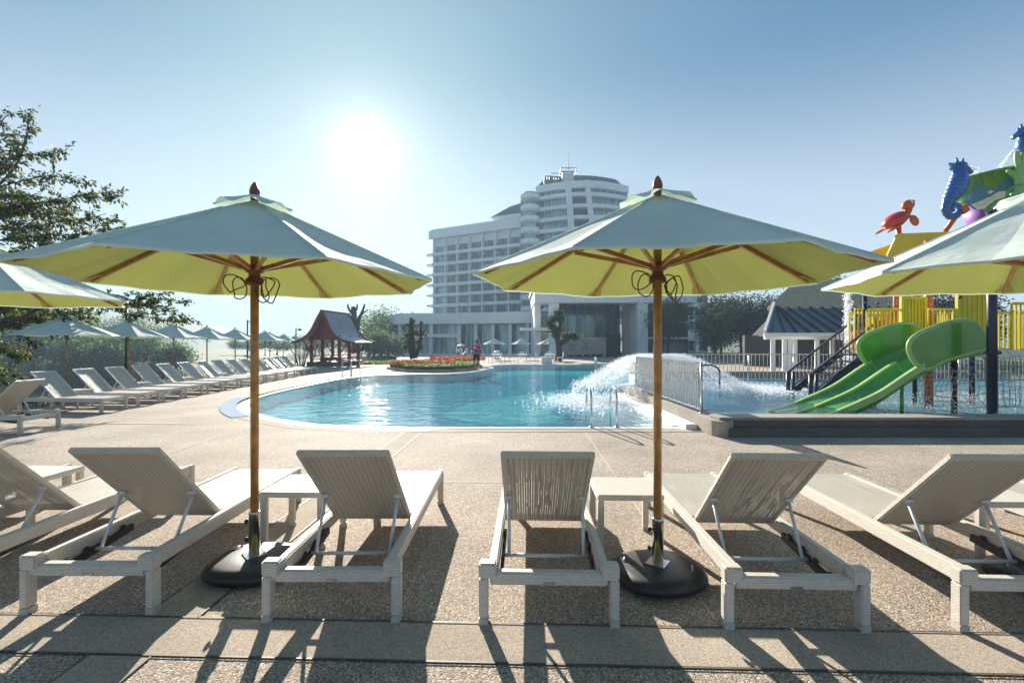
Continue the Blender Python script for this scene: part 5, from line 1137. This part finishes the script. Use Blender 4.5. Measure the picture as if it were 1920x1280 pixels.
# painted fish face on the bucket: a generic plain toothy fish built as thin raised pieces
Bm = Matrix.Translation(P(1862,338,12.6)-V((0,0,Z0))) @ Matrix.Rotation(R(-6),4,'Y')
def on_bucket(u, h, off=.012):            # u angle (deg, -90 faces the camera), h height
    r_ = .80+(h+.42)/.48*.13 if h > -.42 else .66+(h+.8)/.38*.14; r_ += off; a = R(u-12); return Bm @ V((r_*math.cos(a), r_*math.sin(a), h))
def decal(pts, mat, name, off):
    b = MB(); c = (sum(p[0] for p in pts)/len(pts), sum(p[1] for p in pts)/len(pts)); vv = []; n_ = len(pts); K = 4
    for k in range(K+1):
        for p in pts: t = k/K; vv.append(on_bucket(c[0]+(p[0]-c[0])*t, c[1]+(p[1]-c[1])*t, off))
    b.add(vv, [(k*n_+i,k*n_+(i+1)%n_,(k+1)*n_+(i+1)%n_,(k+1)*n_+i) for k in range(K) for i in range(n_)]); b.build(name, mat, ps, fix=False)
MT['fishb'] = M('fish_blue_paint', (.06,.22,.36), .4); 
decal([(-170,-.45),(-155,-.30),(-135,-.28),(-118,-.36),(-100,-.22),(-95,-.40),(-60,-.36),(-60,-.66),(-100,-.66),(-118,-.80),(-140,-.84),(-160,-.72)], MT['fishb'], 'painted_fish', .012)
decal([(-150,-.30),(-144,-.08),(-140,-.30)], MT['fishb'], 'painted_fin', .014); decal([(-120,-.34),(-100,-.02),(-88,.08),(-100,-.30)], MT['fishb'], 'painted_fin', .014)
decal([(-160,-.60),(-140,-.56),(-118,-.44),(-108,-.46),(-112,-.66),(-130,-.78),(-152,-.76)], MT['white'], 'painted_jaw', .020)
decal([(-156,-.61),(-140,-.585),(-121,-.49),(-122,-.60),(-140,-.70),(-153,-.71)], MT['strut'], 'painted_teeth', .028)
decal([(-133,-.40),(-128,-.37),(-124,-.41),(-129,-.45)], MT['white'], 'painted_eye', .020)
# seahorses
def seahorse(c, sc_, flip, label):
    t = thing('seahorse_figure', label, 'figure', tuple(c)); s = sc_; fx = -1 if flip else 1
    Qs = lambda x, z, y=0: V((fx*x*s, y*s, z*s))
    body = curve([Qs(.03,.46),Qs(.04,.30),Qs(.02,.10),Qs(-.06,-.12),Qs(-.18,-.32),Qs(-.29,-.50),Qs(-.33,-.68),Qs(-.22,-.84),Qs(-.04,-.83),Qs(.05,-.68),Qs(-.01,-.55),Qs(-.12,-.56),Qs(-.15,-.66),Qs(-.10,-.70)],5)
    n_ = len(body); rr = []
    for i in range(n_):
        u = i/(n_-1); r_ = (.11+.12*math.sin(PI*min(1,u*2.5)) if u < .4 else .11-.07*(u-.4)/.6); rr.append(s*r_*(1+.07*math.sin(i*2.2)))
    b = MB(); b.tube(body, rr, 14); b.build('body', MT['blue'], t)
    b = MB(); b.ball(Qs(.08,.50),(.17*s,.13*s,.14*s),14,10); b.tube([Qs(.15,.48),Qs(.27,.42),Qs(.34,.36),Qs(.37,.35)],[.1*s,.07*s,.055*s,.065*s],10); hd = b.build('head', MT['blue'], t)
    b = MB()
    for x, z, h, l in ((-.0,.62,.13,-.04),(.12,.60,.12,.03),(.2,.55,.06,.04)): b.tube([Qs(x,z-.06),Qs(x+l,z+h)],[.05*s,.018*s],6)
    b.build('crest', MT['blue'], hd)
    b = MB(); b.prism([(fx*x*s, z*s) for x, z in ((-.02,.58),(-.24,.60),(-.19,.50),(-.22,.44),(-.15,.40),(-.17,.32),(-.05,.36))], -.03*s, .03*s, ax='y'); b.build('fin', MT['blue'], t)
    b = MB(); b.ball(Qs(.12,.52,-.115),(.035*s,.02*s,.03*s),8,6); b.build('eye', MT['red'], hd)
    return t
c = P(1796,347,12); seahorse(c, .92, False, 'blue seahorse figure left of the tipping bucket'); c2 = P(1925,282,12); seahorse(c2, .92, True, 'blue seahorse figure cut by the right photo edge')
def jet(p, q, name, label, drop=.1, n_=260, r_=.018, sz=.02):
    b = MB(); random.seed(5)
    for _ in range(n_):
        t_ = random.random(); c = V(p).lerp(V(q), t_)+rv(r_*(1+t_)); c.z -= drop*t_*t_*0; l = sz*random.uniform(.6,1.6); d_ = (V(q)-V(p)).normalized()*l; s_ = rv().normalized()*l*.35; s2 = d_.cross(s_).normalized()*l*.35
        b.add([c-d_,c+s_,c+s2,c-s_,c-s2,c+d_],[(0,1,2),(0,2,3),(0,3,4),(0,4,1),(5,2,1),(5,3,2),(5,4,3),(5,1,4)])
    tag(b.build(name, MT['foam'], fix=False), label, 'water', kind='stuff')
jet(P(1819,313,12), P(1840,325,12.2), 'water_jet', 'thin water jet from the left seahorse mouth'); jet(P(1902,282,12), P(1876,315,12.2), 'water_jet', 'thin water jet from the right seahorse mouth')
# turtle
tc_ = P(1683,413,12.2); t = thing('turtle_figure', 'red turtle figure standing on a post above the yellow fascia', 'figure', (tc_.x,tc_.y,3.4+Z0))
hz = tc_.z-3.4-Z0
b = MB(); b.tube([(.05,0,0),(.05,0,hz*.5),(.0,0,hz-.05)],[.055,.05,.07],10); b.build('post', MT['red'], t)
b = MB(); b.M = Matrix.Translation((0,0,hz)) @ Matrix.Rotation(R(-30),4,'Y'); b.ball((-.05,0,.03),(.33,.26,.18),18,10); b.build('shell', MT['red'], t)
b = MB(); b.M = Matrix.Translation((0,0,hz)) @ Matrix.Rotation(R(-30),4,'Y'); b.ball((-.04,0,-.03),(.35,.25,.08),16,8); b.tube([(.22,0,.0),(.34,0,.07),(.40,0,.13)],[.09,.085,.09],10); b.ball((.42,0,.2),(.16,.13,.13),12,8); o = b.build('body', MT['orange'], t)
b = MB(); b.M = Matrix.Translation((0,0,hz)) @ Matrix.Rotation(R(-30),4,'Y')
M_ = b.M
for cc, rr_ in (((.16,-.24,-.17),(.10,.06,.15)),((.2,.26,-.04),(.12,.2,.04)),((-.30,-.2,-.10),(.26,.06,.03)),((-.34,.2,-.06),(.2,.07,.03))):
    b = MB(); b.M = M_; b.ball(cc,rr_,12,6); b.build('flipper', MT['orange'], t)
b = MB(); b.M = Matrix.Translation((0,0,hz)) @ Matrix.Rotation(R(-30),4,'Y'); b.ball((.47,-.10,.24),(.05,.04,.055),8,6); o2 = b.build('eye', MT['white'], o)
b = MB(); b.M = Matrix.Translation((0,0,hz)) @ Matrix.Rotation(R(-30),4,'Y'); b.ball((.49,-.135,.24),(.022,.012,.028),8,6); b.build('pupil', MT['black'], o2)
# coral figure
cp = P(1914,380,11.6); t = thing('coral_figure', 'pale green branching coral figure at the right edge beside the bucket', 'figure', (cp.x,cp.y,cp.z-.6))
b = MB(); b.tube([(0,0,0),(0,0,.9),(0,0,1.3),(.06,0,1.8)],[.13,.11,.13,.08],12); b.build('stem', MT['greenl'], t)
for pts in ([(0,0,1.15),(-.16,0,1.28),(-.3,0,1.36)],[(0,0,1.35),(-.08,0,1.6),(-.1,0,1.8)],[(0,0,.75),(-.12,0,.82),(-.2,0,.80)],[(0,0,1.2),(.2,0,1.4),(.3,0,1.7)]):
    b = MB(); b.tube(curve(pts,3),[.075-.004*k for k in range(7)],10); b.ball(pts[-1],.05,8,6); b.build('branch', MT['greenl'], t)
b = MB(); b.tube([P(1850,405,11.2)-V((0,0,Z0)),P(1853,390,11.2)-V((0,0,Z0)),P(1865,380,11.2)-V((0,0,Z0)),P(1925,362,11.2)-V((0,0,Z0))],.05,8); b.build('frame_pipe', MT['green'], ps)
b = MB(); b.tube([P(1889,375,11.1)-V((0,0,Z0)),P(1889,356,11.1)-V((0,0,Z0)),P(1905,348,11.1)-V((0,0,Z0)),P(1930,343,11.1)-V((0,0,Z0))],.03,8); b.build('frame_pipe', MT['green'], ps)
b = MB(); b.tube([(9.6,12,1.0),(9.6,12,3.4)],.06,8); b.tube([(11.6,12.6,1.0),(12.1,12.6,4.3)],.06,8); b.build('upper_support', MT['orange'], ps)
# stairs with navy railings
st = thing('stair_flight', 'dark stairs with navy railings rising to the play platform', 'stairs', (0,0,.26))
for k in range(6):
    b = MB(); x = 7.45+k*.2; b.box(x,x+.24,11.65,12.5,.13+k*.165,.17+k*.165); b.build('tread', MT['navy'], st)
for y in (11.6,12.55):
    b = MB(); b.beam((7.3,y,-.05),(8.7,y,1.1),.03,.16); b.build('stringer', MT['navy'], st)
    b = MB(); b.tube([(7.22,y,-.2),(7.22,y,.52)],.05,10); b.tube([(7.36,y,-.2),(7.36,y,.52)],.04,10)
    b.beam((7.2,y,.5),(8.75,y,1.72),.045,.045); b.beam((7.3,y,.12),(8.75,y,1.2),.03,.03)
    for k in range(13): x = 7.46+k*.1; b.beam((x,y,.2+(x-7.36)*.74),(x,y,.56+(x-7.2)*.787-.08),.016,.016)
    b.build('railing', MT['navy'], st)
# red shell
t = thing('shell_figure', 'pink red ribbed shell figure hanging at the top of the stairs', 'figure', tuple(P(1608,643,12.2)))
b = MB(); b.lathe([(.02,-.32),(.09,-.25),(.13,-.05),(.14,.1),(.1,.26),(.03,.33)],14); b.build('shell_body', MT['red'], t)
b = MB(); b.tube([(.05,0,.25),(.16,0,.33),(.2,0,.6)],.02,6); b.build('bracket', MT['navy'], t)
# rope net
t = thing('rope_net', 'slack knotted rope net strung between slide and black post', 'net', (0,0,Z0))
def netp(u, v):       # u along, v height
    x = 7.75+u*1.55*1.0; y = 9.15-.35*u+.22*math.sin(PI*v)*math.sin(PI*min(1,u)); zb = .10+.18*(1-u)*0; zt = .62+.42*u
    z = zb+(zt-zb)*v-.16*math.sin(PI*min(1,max(0,u)))*(1-v)*-.0-.10*math.sin(PI*u)*v*(1-v)*2-.06*math.sin(PI*u)
    return V((x+.02*math.sin(v*9+u*5), y, z+.012*math.sin(u*23+v*7)))
for k in range(7):
    b = MB(); b.tube([netp(i/24, k/6) for i in range(25)], .007, 5); b.build('rope_line', MT['rope'], t)
for k in range(17):
    b = MB(); b.tube([netp(k/16+.012*math.sin(i*1.7), i/10) for i in range(11)], .006, 5); b.build('rope_line', MT['rope'], t)
for k in range(9): b = MB(); b.tube([netp(k/9+.05,1), netp(k/9+.03,1)+V((-.1,.05,.16)), V((7.95+k*.12,9.05,.86+.05*k))],.006,5); b.build('tie_rope', MT['rope'], t)
t = thing('rope_net', 'rope net right of the black post at the photo edge', 'net', (0,0,Z0))
for k in range(8): b = MB(); b.tube([V((8.7+i*.2, 8.85+.04*i, .08+k*.13-.05*math.sin(PI*i/16))) for i in range(17)], .006, 5); b.build('rope_line', MT['rope'], t)
for k in range(24): b = MB(); b.tube([V((8.74+k*.135+.01*math.sin(i), 8.85+.027*k, .05+i*.12)) for i in range(9)], .006, 5); b.build('rope_line', MT['rope'], t)
# ---------------------------------------------------------------- fountain spray
fc = V((4.25,13.9,0)); ft = thing('mushroom_fountain', 'small dark spray nozzle in the middle of the water dome', 'fountain', (fc.x,fc.y,.2))
b = MB(); b.tube([(0,0,0),(0,0,.9)],.04,10); b.build('pipe', MT['navy'], ft)
b = MB(); b.lathe([(.05,.88),(.12,.92),(.12,.95),(.03,1.02)],14); b.build('nozzle', MT['navy'], ft)
ba = thing('water_arch', 'small dark blue pipe arch just behind the end of the steel fence', 'arch', (5.3,12.9,.06))
b = MB(); b.tube([(-.28+.28*(1-math.cos(R(a))), .1*math.sin(R(a)), .72+.16*math.sin(R(a))) if 0 < a < 180 else ((-.28 if a <= 0 else .28), 0, 0 if abs(a) > 190 or a < -5 else .72) for a in (-20,0,20,40,60,80,100,120,140,160,180,200)],.024,8); b.build('pipe', MT['navy'], ba)
random.seed(21)
def drops(name, label, N, gen, smin, smax):
    b = MB(); vv, ff = [], []
    for _ in range(N):
        c, d_, big = gen(); l = random.uniform(smin,smax)*big; d_ = d_.normalized()*l; s_ = d_.cross(rv()).normalized()*l*.4; s2 = d_.normalized().cross(s_)
        n0 = len(vv); vv += [c-d_*.6,c+s_,c-s_*.5+s2*.87,c-s_*.5-s2*.87,c+d_]; ff += [(n0,n0+2,n0+1),(n0,n0+3,n0+2),(n0,n0+1,n0+3),(n0+4,n0+1,n0+2),(n0+4,n0+2,n0+3),(n0+4,n0+3,n0+1)]
    b.add(vv, ff); return tag(b.build(name, MT['foam'], fix=False), label, 'water', kind='stuff')
JET = [(random.uniform(.86,1.12), random.uniform(.9,1.12), random.gauss(0,.03)) for _ in range(46)]
def dome():
    q = random.randrange(46); k = JET[q]; s = random.random()**.75; a = 2*PI*q/46+k[2]+random.gauss(0,.018+.05*s)
    rr = 2.5*s*k[0]; z = 1.13+.08*math.sin(PI*min(1,s*1.6))*k[1]-1.12*(s**2.2)+random.gauss(0,.02+.05*s)
    if s > .8: z += random.uniform(-.05,.45)*(s-.8)*3
    c = fc+V((rr*math.cos(a), rr*math.sin(a)*.9, max(.05,z))); d_ = V((math.cos(a),math.sin(a),-1.6*s)); return c, d_, 1+.5*random.random()*s
drops('water_spray', 'white dome of water drops spraying over the steel fence', 42000, dome, .006, .020)
def foam_l():
    a = random.uniform(0,2*PI); rr = abs(random.gauss(0,.55)); c = V((2.05-rr*math.cos(a)*1.2, 12.9+rr*math.sin(a)*1.9, -.025+abs(random.gauss(0,.02)))); return c, V((random.gauss(0,1),random.gauss(0,1),.1)), 1.3
def foam_r():
    a = random.uniform(0,2*PI); rr = abs(random.gauss(0,.7)); c = V((6.6+rr*math.cos(a)*1.3, 13.4+rr*math.sin(a)*1.4, .27+abs(random.gauss(0,.02)))); return c, V((random.gauss(0,1),random.gauss(0,1),.1)), 1.3
drops('foam_patch', 'white foam where the spray lands in the main pool', 9000, foam_l, .012, .035)
drops('foam_patch', 'white foam where the spray lands in the splash pool', 8000, foam_r, .012, .035)
def curtain():
    t_ = random.random(); p = V((P(1590,0,12.8).x+random.gauss(0,.045), 12.8+random.gauss(0,.05), .4+t_*2.5)); return p, V((0,0,-1)), 1
drops('falling_water', 'thin falling stream of water left of the yellow railing', 1500, curtain, .015, .045)
def drip():
    p = V((random.uniform(8.0,10.2), random.uniform(9.6,11.5), random.uniform(1.0,2.8))); return p, V((0,0,-1)), 1
drops('falling_drops', 'scattered water drops falling in front of the yellow panels', 900, drip, .006, .014)
def sfoam():
    p = V((random.uniform(6.5,14), random.uniform(8.4,12.5), .27+abs(random.gauss(0,.02)))); return p, V((random.gauss(0,1),random.gauss(0,1),.1)), 1
drops('foam_patch', 'scattered foam on the water below the slides', 3500, sfoam, .008, .028)
# ---------------------------------------------------------------- haze
hz_ = MB(); hz_.box(-395,395,-38,455,-5,64)
hm = bpy.data.materials.new('air_haze'); hm.use_nodes = True; n = hm.node_tree.nodes; n.remove(n['Principled BSDF'])
pv_ = n.new('ShaderNodeVolumePrincipled'); pv_.inputs['Density'].default_value = .0011; pv_.inputs['Color'].default_value = (.55,.76,1.0,1); pv_.inputs['Anisotropy'].default_value = .15
hm.node_tree.links.new(pv_.outputs[0], n['Material Output'].inputs['Volume'])
tag(hz_.build('haze', hm), kind='stuff')
